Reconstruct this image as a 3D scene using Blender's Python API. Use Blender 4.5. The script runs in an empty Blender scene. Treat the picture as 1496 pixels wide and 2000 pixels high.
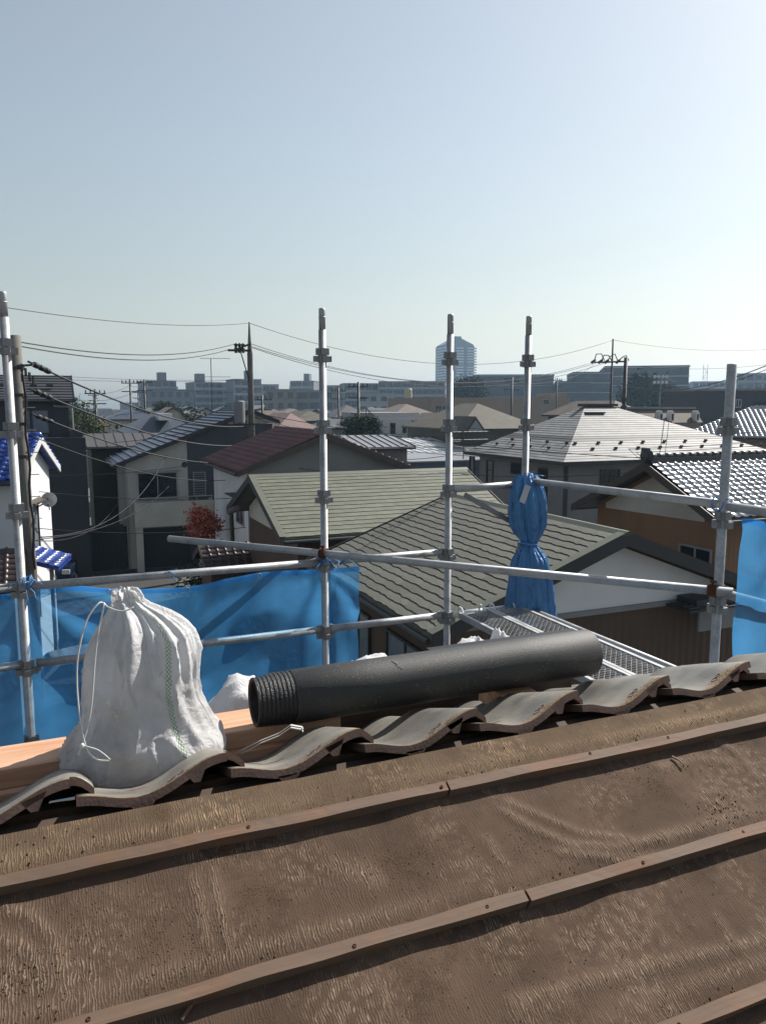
import bpy, bmesh, math, random
from mathutils import Vector, Matrix, noise

random.seed(7)
R = math.radians
scene = bpy.context.scene
COL = scene.collection

# ------------------------------------------------------------------ camera, sky, sun, exposure
CZ = 8.2                      # eye height above the street
PITCH = R(7.8)
cam_d = bpy.data.cameras.new('camera')
cam_d.sensor_fit = 'VERTICAL'; cam_d.sensor_height = 24.0; cam_d.lens = 18.0
cam_d.clip_start = 0.02; cam_d.clip_end = 8000
cam = bpy.data.objects.new('camera', cam_d); COL.objects.link(cam)
cam.location = (0, 0, CZ); cam.rotation_euler = (R(90) - PITCH, 0, 0)
scene.camera = cam

SUN_AZ, SUN_EL = R(49), R(42)           # azimuth clockwise from the view direction (+Y)
world = bpy.data.worlds.new('World'); scene.world = world; world.use_nodes = True
wn = world.node_tree.nodes; wl = world.node_tree.links
sky_t = wn.new('ShaderNodeTexSky'); sky_t.sky_type = 'NISHITA'; sky_t.sun_disc = False
sky_t.sun_elevation = SUN_EL; sky_t.sun_rotation = SUN_AZ
sky_t.altitude = 0; sky_t.air_density = 1.5; sky_t.dust_density = 1.5; sky_t.ozone_density = 1.0
bg = wn['Background']; bg.inputs['Strength'].default_value = 0.068
hs = wn.new('ShaderNodeHueSaturation'); hs.inputs['Saturation'].default_value = .64
wl.new(sky_t.outputs[0], hs.inputs['Color']); wl.new(hs.outputs[0], bg.inputs['Color'])

sun_d = bpy.data.lights.new('sun', 'SUN'); sun_d.energy = 5.0; sun_d.angle = R(0.53)
sun_d.color = (1.0, 0.95, 0.88)
sun = bpy.data.objects.new('sun', sun_d); COL.objects.link(sun)
sdir = Vector((math.sin(SUN_AZ) * math.cos(SUN_EL), math.cos(SUN_AZ) * math.cos(SUN_EL), math.sin(SUN_EL)))
sun.rotation_euler = sdir.to_track_quat('Z', 'Y').to_euler()
sun.location = (20, 10, 60)

vs = scene.view_settings
vs.view_transform = 'Standard'; vs.look = 'None'; vs.exposure = 0.70; vs.gamma = 1.0
vs.use_curve_mapping = False
scene.cycles.max_bounces = 8
scene.cycles.transparent_max_bounces = 12
scene.cycles.volume_bounces = 1

# ------------------------------------------------------------------ the street grid: p along the eaves, q away from the eaves, z from eye level
GA = R(23.0)
CA, SA = math.cos(GA), math.sin(GA)
GROUND = -CZ
FPX = 1500.0

def ray(x, y):
    cx = (x - 748) / FPX; cy = (1000 - y) / FPX
    X = cx; Y = math.cos(PITCH) + cy * math.sin(PITCH); Z = -math.sin(PITCH) + cy * math.cos(PITCH)
    return (X * CA + Y * SA, -X * SA + Y * CA, Z), Y

def gp(x, y, f=None, p=None, q=None, z=None):
    """survey point: the sight line (x, y) met at forward distance f, or at a known p, q or height z"""
    (a, b, c), Y = ray(x, y)
    if f is not None: t = f / Y
    elif q is not None: t = q / b
    elif p is not None: t = p / a
    else: t = z / c
    return Vector((a * t, b * t, c * t))

def g2w(g):
    return Vector((g[0] * CA - g[1] * SA, g[0] * SA + g[1] * CA, g[2] + CZ))

ORG = {}

def tag(o, label=None, cat=None, group=None, kind=None):
    if label: o['label'] = label
    if cat: o['category'] = cat
    if group: o['group'] = group
    if kind: o['kind'] = kind
    return o

def root(name, org, label=None, cat=None, group=None, kind=None):
    """an Empty at a thing's base, turned with the street grid"""
    o = bpy.data.objects.new(name, None); COL.objects.link(o)
    o.empty_display_size = 0.2
    o.location = g2w(org); o.rotation_euler = (0, 0, GA)
    ORG[o.name] = Vector(org)
    return tag(o, label, cat, group, kind)

def root_view(name, x, f, label=None, cat=None, group=None, turn=0.0, base=GROUND):
    """an Empty on the ground at forward distance f; local x right, y away, z up"""
    (a, b, c), Y = ray(x, 795)
    g = Vector((a * f / Y, b * f / Y, base))
    w = g2w(g)
    o = bpy.data.objects.new(name, None); COL.objects.link(o)
    o.location = w; o.rotation_euler = (0, 0, -math.atan2(w.x, w.y) + turn)
    ORG[o.name] = Vector((0, 0, 0))
    return tag(o, label, cat, group)

class MB:
    def __init__(s): s.v = []; s.f = []; s.m = []; s.uv = None
    def add(s, vs, fs, mi=0):
        n = len(s.v); s.v.extend([tuple(v) for v in vs])
        for f in fs: s.f.append([i + n for i in f]); s.m.append(mi)
        return s
    def box(s, a, b, mi=0):
        x0, y0, z0 = a; x1, y1, z1 = b
        vs = [(x0,y0,z0),(x1,y0,z0),(x1,y1,z0),(x0,y1,z0),(x0,y0,z1),(x1,y0,z1),(x1,y1,z1),(x0,y1,z1)]
        return s.add(vs, [(0,3,2,1),(4,5,6,7),(0,1,5,4),(1,2,6,5),(2,3,7,6),(3,0,4,7)], mi)
    def bar(s, a, b, w, h, up=(0,0,1), mi=0):
        a = Vector(a); b = Vector(b); d = (b - a).normalized(); up = Vector(up)
        r = d.cross(up)
        if r.length < 1e-5: r = d.cross(Vector((1, 0, 0)))
        r.normalize(); u = r.cross(d)
        r *= w / 2; u *= h / 2
        vs = [a-r-u, a+r-u, a+r+u, a-r+u, b-r-u, b+r-u, b+r+u, b-r+u]
        return s.add(vs, [(0,1,2,3),(7,6,5,4),(0,4,5,1),(1,5,6,2),(2,6,7,3),(3,7,4,0)], mi)
    def tube(s, pts, r, n=8, cap=True, mi=0):
        pts = [Vector(p) for p in pts]
        rs = r if isinstance(r, (list, tuple)) else [r] * len(pts)
        rings = []; prev = None
        for i, p in enumerate(pts):
            d = (pts[min(i+1, len(pts)-1)] - pts[max(i-1, 0)])
            if d.length < 1e-9: d = Vector((0, 0, 1))
            d.normalize()
            if prev is None:
                x = d.cross(Vector((0, 0, 1)))
                if x.length < 1e-4: x = d.cross(Vector((1, 0, 0)))
            else:
                x = prev - d * prev.dot(d)
                if x.length < 1e-6: x = d.cross(Vector((0, 0, 1)))
            x.normalize(); prev = x; y = d.cross(x)
            rings.append([p + (x * math.cos(k*2*math.pi/n) + y * math.sin(k*2*math.pi/n)) * rs[i] for k in range(n)])
        vs = [v for ring in rings for v in ring]; fs = []
        for i in range(len(pts)-1):
            for k in range(n):
                k2 = (k+1) % n
                fs.append((i*n+k, i*n+k2, (i+1)*n+k2, (i+1)*n+k))
        if cap:
            fs.append(tuple(range(n-1, -1, -1))); fs.append(tuple((len(pts)-1)*n+k for k in range(n)))
        return s.add(vs, fs, mi)
    def prism(s, poly, F, a0, a1, mi=0):
        """poly in (b, z), extruded along a; F(a, b, z) -> grid point"""
        n = len(poly)
        vs = [F(a0, b, z) for b, z in poly] + [F(a1, b, z) for b, z in poly]
        fs = [tuple(range(n)), tuple(range(2*n-1, n-1, -1))]
        for i in range(n):
            j = (i+1) % n; fs.append((i, i+n, j+n, j))
        return s.add(vs, fs, mi)
    def lathe(s, prof, c, axis='z', n=24, mi=0, close=False):
        c = Vector(c); vs = []
        for (h, r) in prof:
            for k in range(n):
                t = k*2*math.pi/n; a = math.cos(t)*r; b = math.sin(t)*r
                vs.append(c + (Vector((a, b, h)) if axis == 'z' else Vector((h, a, b)) if axis == 'x' else Vector((a, h, b))))
        fs = []
        for i in range(len(prof)-1):
            for k in range(n):
                k2 = (k+1) % n; fs.append((i*n+k, i*n+k2, (i+1)*n+k2, (i+1)*n+k))
        return s.add(vs, fs, mi)
    def mesh(s, name, off=(0, 0, 0), smooth=False, uv=None):
        off = Vector(off)
        me = bpy.data.meshes.new(name)
        me.from_pydata([(v[0]-off.x, v[1]-off.y, v[2]-off.z) for v in s.v], [], s.f)
        if any(s.m): me.polygons.foreach_set('material_index', s.m)
        if uv:
            ul = me.uv_layers.new(name='UVMap')
            for l in me.loops: ul.data[l.index].uv = uv[l.vertex_index]
        bm = bmesh.new(); bm.from_mesh(me)
        bmesh.ops.recalc_face_normals(bm, faces=bm.faces)
        bm.to_mesh(me); bm.free()
        if smooth: me.polygons.foreach_set('use_smooth', [True]*len(me.polygons))
        me.update()
        return me
    def build(s, name, mats, parent=None, org=None, smooth=False, uv=None, bevel=0, kind=None):
        if not isinstance(mats, (list, tuple)): mats = [mats]
        if parent is not None:
            off = ORG[parent.name]
        else:
            off = Vector(org if org is not None else (0, 0, 0))
        me = s.mesh(name, off, smooth, uv)
        for m in mats: me.materials.append(MT[m] if isinstance(m, str) else m)
        o = bpy.data.objects.new(name, me); COL.objects.link(o)
        ORG[o.name] = off
        if parent is not None: o.parent = parent
        else:
            o.location = g2w(off); o.rotation_euler = (0, 0, GA)
        if bevel:
            b = o.modifiers.new('bevel', 'BEVEL'); b.width = bevel; b.segments = 2; b.limit_method = 'ANGLE'
        if kind: o['kind'] = kind
        return o

def place(me, name, parent, loc, rot=(0, 0, 0), scale=(1, 1, 1)):
    o = bpy.data.objects.new(name, me); COL.objects.link(o)
    o.parent = parent; o.location = Vector(loc) - ORG[parent.name]; o.rotation_euler = rot; o.scale = scale
    return o

# ------------------------------------------------------------------ materials
MT = {}
ALB = .66                      # colours were picked from the picture; true albedo is a little lower
def srgb(r, g, b):
    f = lambda c: (c/255/12.92) if c/255 <= .04045 else ((c/255+.055)/1.055)**2.4
    return (f(r)*ALB, f(g)*ALB, f(b)*ALB, 1.0)

def nodes(name):
    m = bpy.data.materials.new(name); m.use_nodes = True
    nt = m.node_tree; b = nt.nodes['Principled BSDF']
    MT[name] = m
    return m, nt, b, nt.nodes.new, nt.links.new

def mat(name, col, rough=.6, metal=0.0, var=.15, vscale=3.0, bump=0.0, bscale=60.0, rand=0.0, spec=.5, stretch=(1, 1, 1), dirt=None, dscale=1.5):
    if isinstance(col[3], int): col = tuple(c*ALB for c in col[:3]) + (1.0,)
    m, nt, b, N, L = nodes(name)
    tc = N('ShaderNodeTexCoord'); mp = N('ShaderNodeMapping'); mp.inputs['Scale'].default_value = stretch
    L(tc.outputs['Object'], mp.inputs['Vector'])
    nz = N('ShaderNodeTexNoise'); nz.inputs['Scale'].default_value = vscale; nz.inputs['Detail'].default_value = 6
    nz.inputs['Roughness'].default_value = .62
    L(mp.outputs[0], nz.inputs['Vector'])
    mr = N('ShaderNodeMapRange'); mr.inputs[1].default_value = .3; mr.inputs[2].default_value = .7
    mr.inputs[3].default_value = 1 - var; mr.inputs[4].default_value = 1 + var
    L(nz.outputs['Fac'], mr.inputs[0])
    val = mr.outputs[0]
    if rand:
        oi = N('ShaderNodeObjectInfo'); r2 = N('ShaderNodeMapRange')
        r2.inputs[3].default_value = 1 - rand; r2.inputs[4].default_value = 1 + rand
        L(oi.outputs['Random'], r2.inputs[0])
        mu = N('ShaderNodeMath'); mu.operation = 'MULTIPLY'; L(val, mu.inputs[0]); L(r2.outputs[0], mu.inputs[1]); val = mu.outputs[0]
    vm = N('ShaderNodeVectorMath'); vm.operation = 'SCALE'; vm.inputs[0].default_value = col[:3]
    L(val, vm.inputs['Scale'])
    out = vm.outputs[0]
    if dirt:
        n2 = N('ShaderNodeTexNoise'); n2.inputs['Scale'].default_value = dscale; n2.inputs['Detail'].default_value = 8
        L(mp.outputs[0], n2.inputs['Vector'])
        m3 = N('ShaderNodeMapRange'); m3.inputs[1].default_value = .48; m3.inputs[2].default_value = .72; m3.inputs[4].default_value = .8
        L(n2.outputs['Fac'], m3.inputs[0])
        mx = N('ShaderNodeMix'); mx.data_type = 'RGBA'; L(m3.outputs[0], mx.inputs[0]); L(out, mx.inputs[6]); mx.inputs[7].default_value = dirt
        out = mx.outputs[2]
    L(out, b.inputs['Base Color'])
    b.inputs['Roughness'].default_value = rough; b.inputs['Metallic'].default_value = metal
    b.inputs['Specular IOR Level'].default_value = spec
    if bump:
        nb = N('ShaderNodeTexNoise'); nb.inputs['Scale'].default_value = bscale; nb.inputs['Detail'].default_value = 5
        L(mp.outputs[0], nb.inputs['Vector'])
        bp = N('ShaderNodeBump'); bp.inputs['Strength'].default_value = bump; bp.inputs['Distance'].default_value = .01
        L(nb.outputs['Fac'], bp.inputs['Height']); L(bp.outputs[0], b.inputs['Normal'])
    return m

def siding(name, col, pitch=.1, depth=.6, vertical=True, axis='X', rough=.7, var=.12):
    """wall cladding with fine ribs (too fine to pick apart)"""
    col = tuple(c*ALB for c in col[:3]) + (1.0,)
    m, nt, b, N, L = nodes(name)
    tc = N('ShaderNodeTexCoord')
    w = N('ShaderNodeTexWave'); w.wave_type = 'BANDS'
    w.bands_direction = 'Z' if not vertical else axis
    w.wave_profile = 'SAW' if not vertical else 'SIN'
    w.inputs['Scale'].default_value = .314 / pitch; w.inputs['Distortion'].default_value = 0
    L(tc.outputs['Object'], w.inputs['Vector'])
    nz = N('ShaderNodeTexNoise'); nz.inputs['Scale'].default_value = 1.3; nz.inputs['Detail'].default_value = 7
    mp = N('ShaderNodeMapping'); mp.inputs['Scale'].default_value = (1.5, 1.5, .35)
    L(tc.outputs['Object'], mp.inputs['Vector']); L(mp.outputs[0], nz.inputs['Vector'])
    mr = N('ShaderNodeMapRange'); mr.inputs[1].default_value = .3; mr.inputs[2].default_value = .7
    mr.inputs[3].default_value = 1 - var; mr.inputs[4].default_value = 1 + var
    L(nz.outputs['Fac'], mr.inputs[0])
    vm = N('ShaderNodeVectorMath'); vm.operation = 'SCALE'; vm.inputs[0].default_value = col[:3]; L(mr.outputs[0], vm.inputs['Scale'])
    L(vm.outputs[0], b.inputs['Base Color'])
    bp = N('ShaderNodeBump'); bp.inputs['Strength'].default_value = depth; bp.inputs['Distance'].default_value = .02
    L(w.outputs['Fac'], bp.inputs['Height']); L(bp.outputs[0], b.inputs['Normal'])
    b.inputs['Roughness'].default_value = rough
    return m

# galvanised steel
def galv(name, base=.42):
    m, nt, b, N, L = nodes(name)
    tc = N('ShaderNodeTexCoord')
    n1 = N('ShaderNodeTexNoise'); n1.inputs['Scale'].default_value = 9; n1.inputs['Detail'].default_value = 8; L(tc.outputs['Object'], n1.inputs['Vector'])
    n2 = N('ShaderNodeTexVoronoi'); n2.inputs['Scale'].default_value = 70; L(tc.outputs['Object'], n2.inputs['Vector'])
    cr = N('ShaderNodeValToRGB'); cr.color_ramp.elements[0].position = .3; cr.color_ramp.elements[1].position = .7
    cr.color_ramp.elements[0].color = (base*.62, base*.64, base*.68, 1); cr.color_ramp.elements[1].color = (base*1.2, base*1.22, base*1.25, 1)
    ad = N('ShaderNodeMath'); ad.operation = 'MULTIPLY_ADD'; ad.inputs[1].default_value = .25; L(n2.outputs['Distance'], ad.inputs[0]); L(n1.outputs['Fac'], ad.inputs[2])
    L(ad.outputs[0], cr.inputs[0]); L(cr.outputs[0], b.inputs['Base Color'])
    rr = N('ShaderNodeMapRange'); rr.inputs[3].default_value = .45; rr.inputs[4].default_value = .72; L(n1.outputs['Fac'], rr.inputs[0]); L(rr.outputs[0], b.inputs['Roughness'])
    b.inputs['Metallic'].default_value = .6
    bp = N('ShaderNodeBump'); bp.inputs['Strength'].default_value = .12; bp.inputs['Distance'].default_value = .003
    L(ad.outputs[0], bp.inputs['Height']); L(bp.outputs[0], b.inputs['Normal'])
galv('galvanised', .3); galv('galvanised_dull', .2); galv('galvanised_bright', .5)
mat('rust', srgb(92, 48, 26), .85, .2, .4, 60, .6, 200)

# felt underlay with crepe ribs, scuffed pale on the ribs
def felt(name, base, worn, ribs=57.0, worn_lo=.46):
    m, nt, b, N, L = nodes(name)
    uv = N('ShaderNodeUVMap'); uv.uv_map = 'UVMap'
    mp = N('ShaderNodeMapping'); mp.inputs['Scale'].default_value = (1, .33, 1); L(uv.outputs[0], mp.inputs['Vector'])
    w = N('ShaderNodeTexWave'); w.wave_type = 'BANDS'; w.bands_direction = 'X'
    w.inputs['Scale'].default_value = ribs; w.inputs['Distortion'].default_value = 11; w.inputs['Detail'].default_value = 4.0
    w.inputs['Detail Scale'].default_value = 1.3; L(mp.outputs[0], w.inputs['Vector'])
    # broad tone
    n1 = N('ShaderNodeTexNoise'); n1.inputs['Scale'].default_value = 4.5; n1.inputs['Detail'].default_value = 9; n1.inputs['Roughness'].default_value = .65; L(uv.outputs[0], n1.inputs['Vector'])
    cr = N('ShaderNodeValToRGB'); e = cr.color_ramp.elements
    e[0].position = .3; e[0].color = (base[0]*.62, base[1]*.6, base[2]*.58, 1); e[1].position = .68; e[1].color = (base[0]*1.12, base[1]*1.1, base[2]*1.06, 1)
    L(n1.outputs['Fac'], cr.inputs[0])
    # grain of dry dirt
    n2 = N('ShaderNodeTexNoise'); n2.inputs['Scale'].default_value = 330; n2.inputs['Detail'].default_value = 3; L(uv.outputs[0], n2.inputs['Vector'])
    n3 = N('ShaderNodeTexNoise'); n3.inputs['Scale'].default_value = 7; n3.inputs['Detail'].default_value = 6; n3.inputs['Roughness'].default_value = .7
    mp3 = N('ShaderNodeMapping'); mp3.inputs['Location'].default_value = (3.1, 1.7, 0); L(uv.outputs[0], mp3.inputs['Vector']); L(mp3.outputs[0], n3.inputs['Vector'])
    dirtm = N('ShaderNodeMapRange'); dirtm.inputs[1].default_value = .5; dirtm.inputs[2].default_value = .66; L(n3.outputs['Fac'], dirtm.inputs[0])
    g = N('ShaderNodeMapRange'); g.inputs[1].default_value = .35; g.inputs[2].default_value = .62; L(n2.outputs['Fac'], g.inputs[0])
    dm = N('ShaderNodeMath'); dm.operation = 'MULTIPLY'; L(dirtm.outputs[0], dm.inputs[0]); L(g.outputs[0], dm.inputs[1])
    mx = N('ShaderNodeMix'); mx.data_type = 'RGBA'; L(dm.outputs[0], mx.inputs[0]); L(cr.outputs[0], mx.inputs[6])
    mx.inputs[7].default_value = (base[0]*.42, base[1]*.36, base[2]*.31, 1)
    # worn rib tops
    n4 = N('ShaderNodeTexNoise'); n4.inputs['Scale'].default_value = 6; n4.inputs['Detail'].default_value = 5; L(mp3.outputs[0], n4.inputs['Vector'])
    n5 = N('ShaderNodeTexNoise'); n5.inputs['Scale'].default_value = 55; n5.inputs['Detail'].default_value = 2; L(uv.outputs[0], n5.inputs['Vector'])
    wm = N('ShaderNodeMapRange'); wm.inputs[1].default_value = worn_lo; wm.inputs[2].default_value = worn_lo + .16; L(n4.outputs['Fac'], wm.inputs[0])
    w5 = N('ShaderNodeMapRange'); w5.inputs[1].default_value = .42; w5.inputs[2].default_value = .58; L(n5.outputs['Fac'], w5.inputs[0])
    wr = N('ShaderNodeMapRange'); wr.inputs[1].default_value = .72; wr.inputs[2].default_value = .98; L(w.outputs['Fac'], wr.inputs[0])
    ma = N('ShaderNodeMath'); ma.operation = 'MULTIPLY'; L(wm.outputs[0], ma.inputs[0]); L(wr.outputs[0], ma.inputs[1])
    mb = N('ShaderNodeMath'); mb.operation = 'MULTIPLY'; L(ma.outputs[0], mb.inputs[0]); L(w5.outputs[0], mb.inputs[1])
    at = N('ShaderNodeAttribute'); at.attribute_name = 'scuff'
    mc = N('ShaderNodeMath'); mc.operation = 'MULTIPLY'; L(at.outputs['Fac'], mc.inputs[0]); L(wr.outputs[0], mc.inputs[1])
    md = N('ShaderNodeMath'); md.operation = 'MAXIMUM'; L(mb.outputs[0], md.inputs[0]); L(mc.outputs[0], md.inputs[1])
    mx2 = N('ShaderNodeMix'); mx2.data_type = 'RGBA'; L(md.outputs[0], mx2.inputs[0]); L(mx.outputs[2], mx2.inputs[6]); mx2.inputs[7].default_value = worn
    L(mx2.outputs[2], b.inputs['Base Color'])
    b.inputs['Roughness'].default_value = .92; b.inputs['Specular IOR Level'].default_value = .15
    # relief: dirt fills the ribs
    inv = N('ShaderNodeMath'); inv.operation = 'MULTIPLY_ADD'; inv.inputs[1].default_value = -.85; inv.inputs[2].default_value = 1.0; L(dirtm.outputs[0], inv.inputs[0])
    n6 = N('ShaderNodeTexNoise'); n6.inputs['Scale'].default_value = 22; n6.inputs['Detail'].default_value = 4; n6.inputs['Roughness'].default_value = .6; L(mp.outputs[0], n6.inputs['Vector'])
    m6 = N('ShaderNodeMapRange'); m6.inputs[1].default_value = .36; m6.inputs[2].default_value = .66; m6.inputs[3].default_value = .12; m6.inputs[4].default_value = 1.15; L(n6.outputs['Fac'], m6.inputs[0])
    h6 = N('ShaderNodeMath'); h6.operation = 'MULTIPLY'; L(w.outputs['Fac'], h6.inputs[0]); L(m6.outputs[0], h6.inputs[1])
    hw = N('ShaderNodeMath'); hw.operation = 'MULTIPLY'; L(h6.outputs[0], hw.inputs[0]); L(inv.outputs[0], hw.inputs[1])
    b1 = N('ShaderNodeBump'); b1.inputs['Strength'].default_value = .34; b1.inputs['Distance'].default_value = .0016; L(hw.outputs[0], b1.inputs['Height'])
    b2 = N('ShaderNodeBump'); b2.inputs['Strength'].default_value = .5; b2.inputs['Distance'].default_value = .0012; L(n2.outputs['Fac'], b2.inputs['Height']); L(b1.outputs[0], b2.inputs['Normal'])
    L(b2.outputs[0], b.inputs['Normal'])
    return m
felt('felt', srgb(105, 87, 74), srgb(166, 145, 124), 72)
felt('felt_ridge', srgb(117, 99, 81), srgb(186, 157, 126), 72, .44)

# weathered wood / fresh wood
def wood(name, c1, c2, grey, gmix, scale=14):
    m, nt, b, N, L = nodes(name)
    tc = N('ShaderNodeTexCoord'); mp = N('ShaderNodeMapping'); mp.inputs['Scale'].default_value = (.06, 1, 1); L(tc.outputs['Object'], mp.inputs['Vector'])
    n1 = N('ShaderNodeTexNoise'); n1.inputs['Scale'].default_value = scale*8; n1.inputs['Detail'].default_value = 6; n1.inputs['Distortion'].default_value = .6; L(mp.outputs[0], n1.inputs['Vector'])
    cr = N('ShaderNodeValToRGB'); e = cr.color_ramp.elements; e[0].position = .3; e[0].color = c1; e[1].position = .7; e[1].color = c2; L(n1.outputs['Fac'], cr.inputs[0])
    n2 = N('ShaderNodeTexNoise'); n2.inputs['Scale'].default_value = 9; n2.inputs['Detail'].default_value = 7
    L(tc.outputs['Object'], n2.inputs['Vector'])
    mr = N('ShaderNodeMapRange'); mr.inputs[1].default_value = .5 - gmix*.25; mr.inputs[2].default_value = .75 - gmix*.25; L(n2.outputs['Fac'], mr.inputs[0])
    mm = N('ShaderNodeMath'); mm.operation = 'MULTIPLY'; mm.inputs[1].default_value = min(1, gmix); L(mr.outputs[0], mm.inputs[0])
    mx = N('ShaderNodeMix'); mx.data_type = 'RGBA'; L(mm.outputs[0], mx.inputs[0]); L(cr.outputs[0], mx.inputs[6]); mx.inputs[7].default_value = grey
    L(mx.outputs[2], b.inputs['Base Color']); b.inputs['Roughness'].default_value = .8
    bp = N('ShaderNodeBump'); bp.inputs['Strength'].default_value = .4; bp.inputs['Distance'].default_value = .002; L(n1.outputs['Fac'], bp.inputs['Height']); L(bp.outputs[0], b.inputs['Normal'])
wood('batten_wood', srgb(106, 76, 55), srgb(148, 106, 76), srgb(112, 93, 77), .8)
wood('fresh_wood', srgb(206, 150, 114), srgb(240, 198, 164), srgb(226, 180, 142), .3, 6)
wood('dark_board', srgb(70, 54, 42), srgb(96, 76, 60), srgb(70, 62, 54), .6)

# clay pantile: silvery top with soil caught at the head, red-brown body
def pantile():
    m, nt, b, N, L = nodes('pantile')
    tc = N('ShaderNodeTexCoord'); oi = N('ShaderNodeObjectInfo')
    ad = N('ShaderNodeVectorMath'); ad.operation = 'ADD'; L(tc.outputs['Object'], ad.inputs[0])
    sc = N('ShaderNodeVectorMath'); sc.operation = 'SCALE'; sc.inputs[0].default_value = (7, 5, 3); L(oi.outputs['Random'], sc.inputs['Scale']); L(sc.outputs[0], ad.inputs[1])
    n1 = N('ShaderNodeTexNoise'); n1.inputs['Scale'].default_value = 11; n1.inputs['Detail'].default_value = 7; L(ad.outputs[0], n1.inputs['Vector'])
    cr = N('ShaderNodeValToRGB'); e = cr.color_ramp.elements; e[0].position = .32; e[0].color = srgb(116, 114, 110); e[1].position = .7; e[1].color = srgb(164, 158, 146)
    L(n1.outputs['Fac'], cr.inputs[0])
    sx = N('ShaderNodeSeparateXYZ'); L(tc.outputs['Object'], sx.inputs[0])
    n2 = N('ShaderNodeTexNoise'); n2.inputs['Scale'].default_value = 28; n2.inputs['Detail'].default_value = 6; L(ad.outputs[0], n2.inputs['Vector'])
    # soil at the head end
    ma = N('ShaderNodeMath'); ma.operation = 'MULTIPLY_ADD'; ma.inputs[1].default_value = .075; L(n2.outputs['Fac'], ma.inputs[0]); 
    ng = N('ShaderNodeMath'); ng.operation = 'MULTIPLY'; ng.inputs[1].default_value = -1; L(sx.outputs['Y'], ng.inputs[0]); L(ng.outputs[0], ma.inputs[2])
    mr = N('ShaderNodeMapRange'); mr.inputs[1].default_value = .002; mr.inputs[2].default_value = .03; L(ma.outputs[0], mr.inputs[0])
    n4 = N('ShaderNodeTexNoise'); n4.inputs['Scale'].default_value = 160; n4.inputs['Detail'].default_value = 4; L(ad.outputs[0], n4.inputs['Vector'])
    c2 = N('ShaderNodeValToRGB'); e = c2.color_ramp.elements; e[0].position = .38; e[0].color = srgb(84, 66, 46); e[1].position = .58; e[1].color = srgb(152, 124, 88); L(n4.outputs['Fac'], c2.inputs[0])
    mx = N('ShaderNodeMix'); mx.data_type = 'RGBA'; L(mr.outputs[0], mx.inputs[0]); L(cr.outputs[0], mx.inputs[6]); L(c2.outputs[0], mx.inputs[7])
    # yellowish dust in the trough
    m5 = N('ShaderNodeMapRange'); m5.inputs[1].default_value = .02; m5.inputs[2].default_value = .0; m5.inputs[4].default_value = .55; L(sx.outputs['Z'], m5.inputs[0])
    mm = N('ShaderNodeMath'); mm.operation = 'MULTIPLY'; L(m5.outputs[0], mm.inputs[0]); L(n2.outputs['Fac'], mm.inputs[1])
    mx2 = N('ShaderNodeMix'); mx2.data_type = 'RGBA'; L(mm.outputs[0], mx2.inputs[0]); L(mx.outputs[2], mx2.inputs[6]); mx2.inputs[7].default_value = srgb(176, 158, 120)
    rv = N('ShaderNodeMapRange'); rv.inputs[3].default_value = .84; rv.inputs[4].default_value = 1.14; L(oi.outputs['Random'], rv.inputs[0])
    vv = N('ShaderNodeVectorMath'); vv.operation = 'SCALE'; L(mx2.outputs[2], vv.inputs[0]); L(rv.outputs[0], vv.inputs['Scale']); L(vv.outputs[0], b.inputs['Base Color'])
    rr = N('ShaderNodeMapRange'); rr.inputs[3].default_value = .5; rr.inputs[4].default_value = .9; L(mr.outputs[0], rr.inputs[0]); L(rr.outputs[0], b.inputs['Roughness'])
    bp = N('ShaderNodeBump'); bp.inputs['Strength'].default_value = .35; bp.inputs['Distance'].default_value = .002; L(n4.outputs['Fac'], bp.inputs['Height']); L(bp.outputs[0], b.inputs['Normal'])
pantile()
mat('pantile_body', srgb(134, 106, 92), .9, 0, .3, 18, .12, 150, .12)

mat('black_felt', srgb(46, 46, 46), .6, 0, .2, 14, .22, 500)
def speckle(mname, col, scale, thr):
    m = MT[mname]; nt = m.node_tree; N = nt.nodes.new; L = nt.links.new; b = nt.nodes['Principled BSDF']
    src = b.inputs['Base Color'].links[0].from_socket
    tc = N('ShaderNodeTexCoord'); v = N('ShaderNodeTexVoronoi'); v.inputs['Scale'].default_value = scale; L(tc.outputs['Object'], v.inputs['Vector'])
    mr = N('ShaderNodeMapRange'); mr.inputs[1].default_value = thr; mr.inputs[2].default_value = thr*.5; L(v.outputs['Distance'], mr.inputs[0])
    n = N('ShaderNodeTexNoise'); n.inputs['Scale'].default_value = scale*.12; L(tc.outputs['Object'], n.inputs['Vector'])
    m2 = N('ShaderNodeMapRange'); m2.inputs[1].default_value = .5; m2.inputs[2].default_value = .6; L(n.outputs['Fac'], m2.inputs[0])
    mm = N('ShaderNodeMath'); mm.operation = 'MULTIPLY'; L(mr.outputs[0], mm.inputs[0]); L(m2.outputs[0], mm.inputs[1])
    mx = N('ShaderNodeMix'); mx.data_type = 'RGBA'; L(mm.outputs[0], mx.inputs[0]); L(src, mx.inputs[6]); mx.inputs[7].default_value = col
    L(mx.outputs[2], b.inputs['Base Color'])
speckle('black_felt', srgb(170, 160, 135), 150, .2)
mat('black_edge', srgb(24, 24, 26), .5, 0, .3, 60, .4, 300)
mat('black_flashing', srgb(26, 27, 32), .45, .2, .2, 12)

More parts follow.
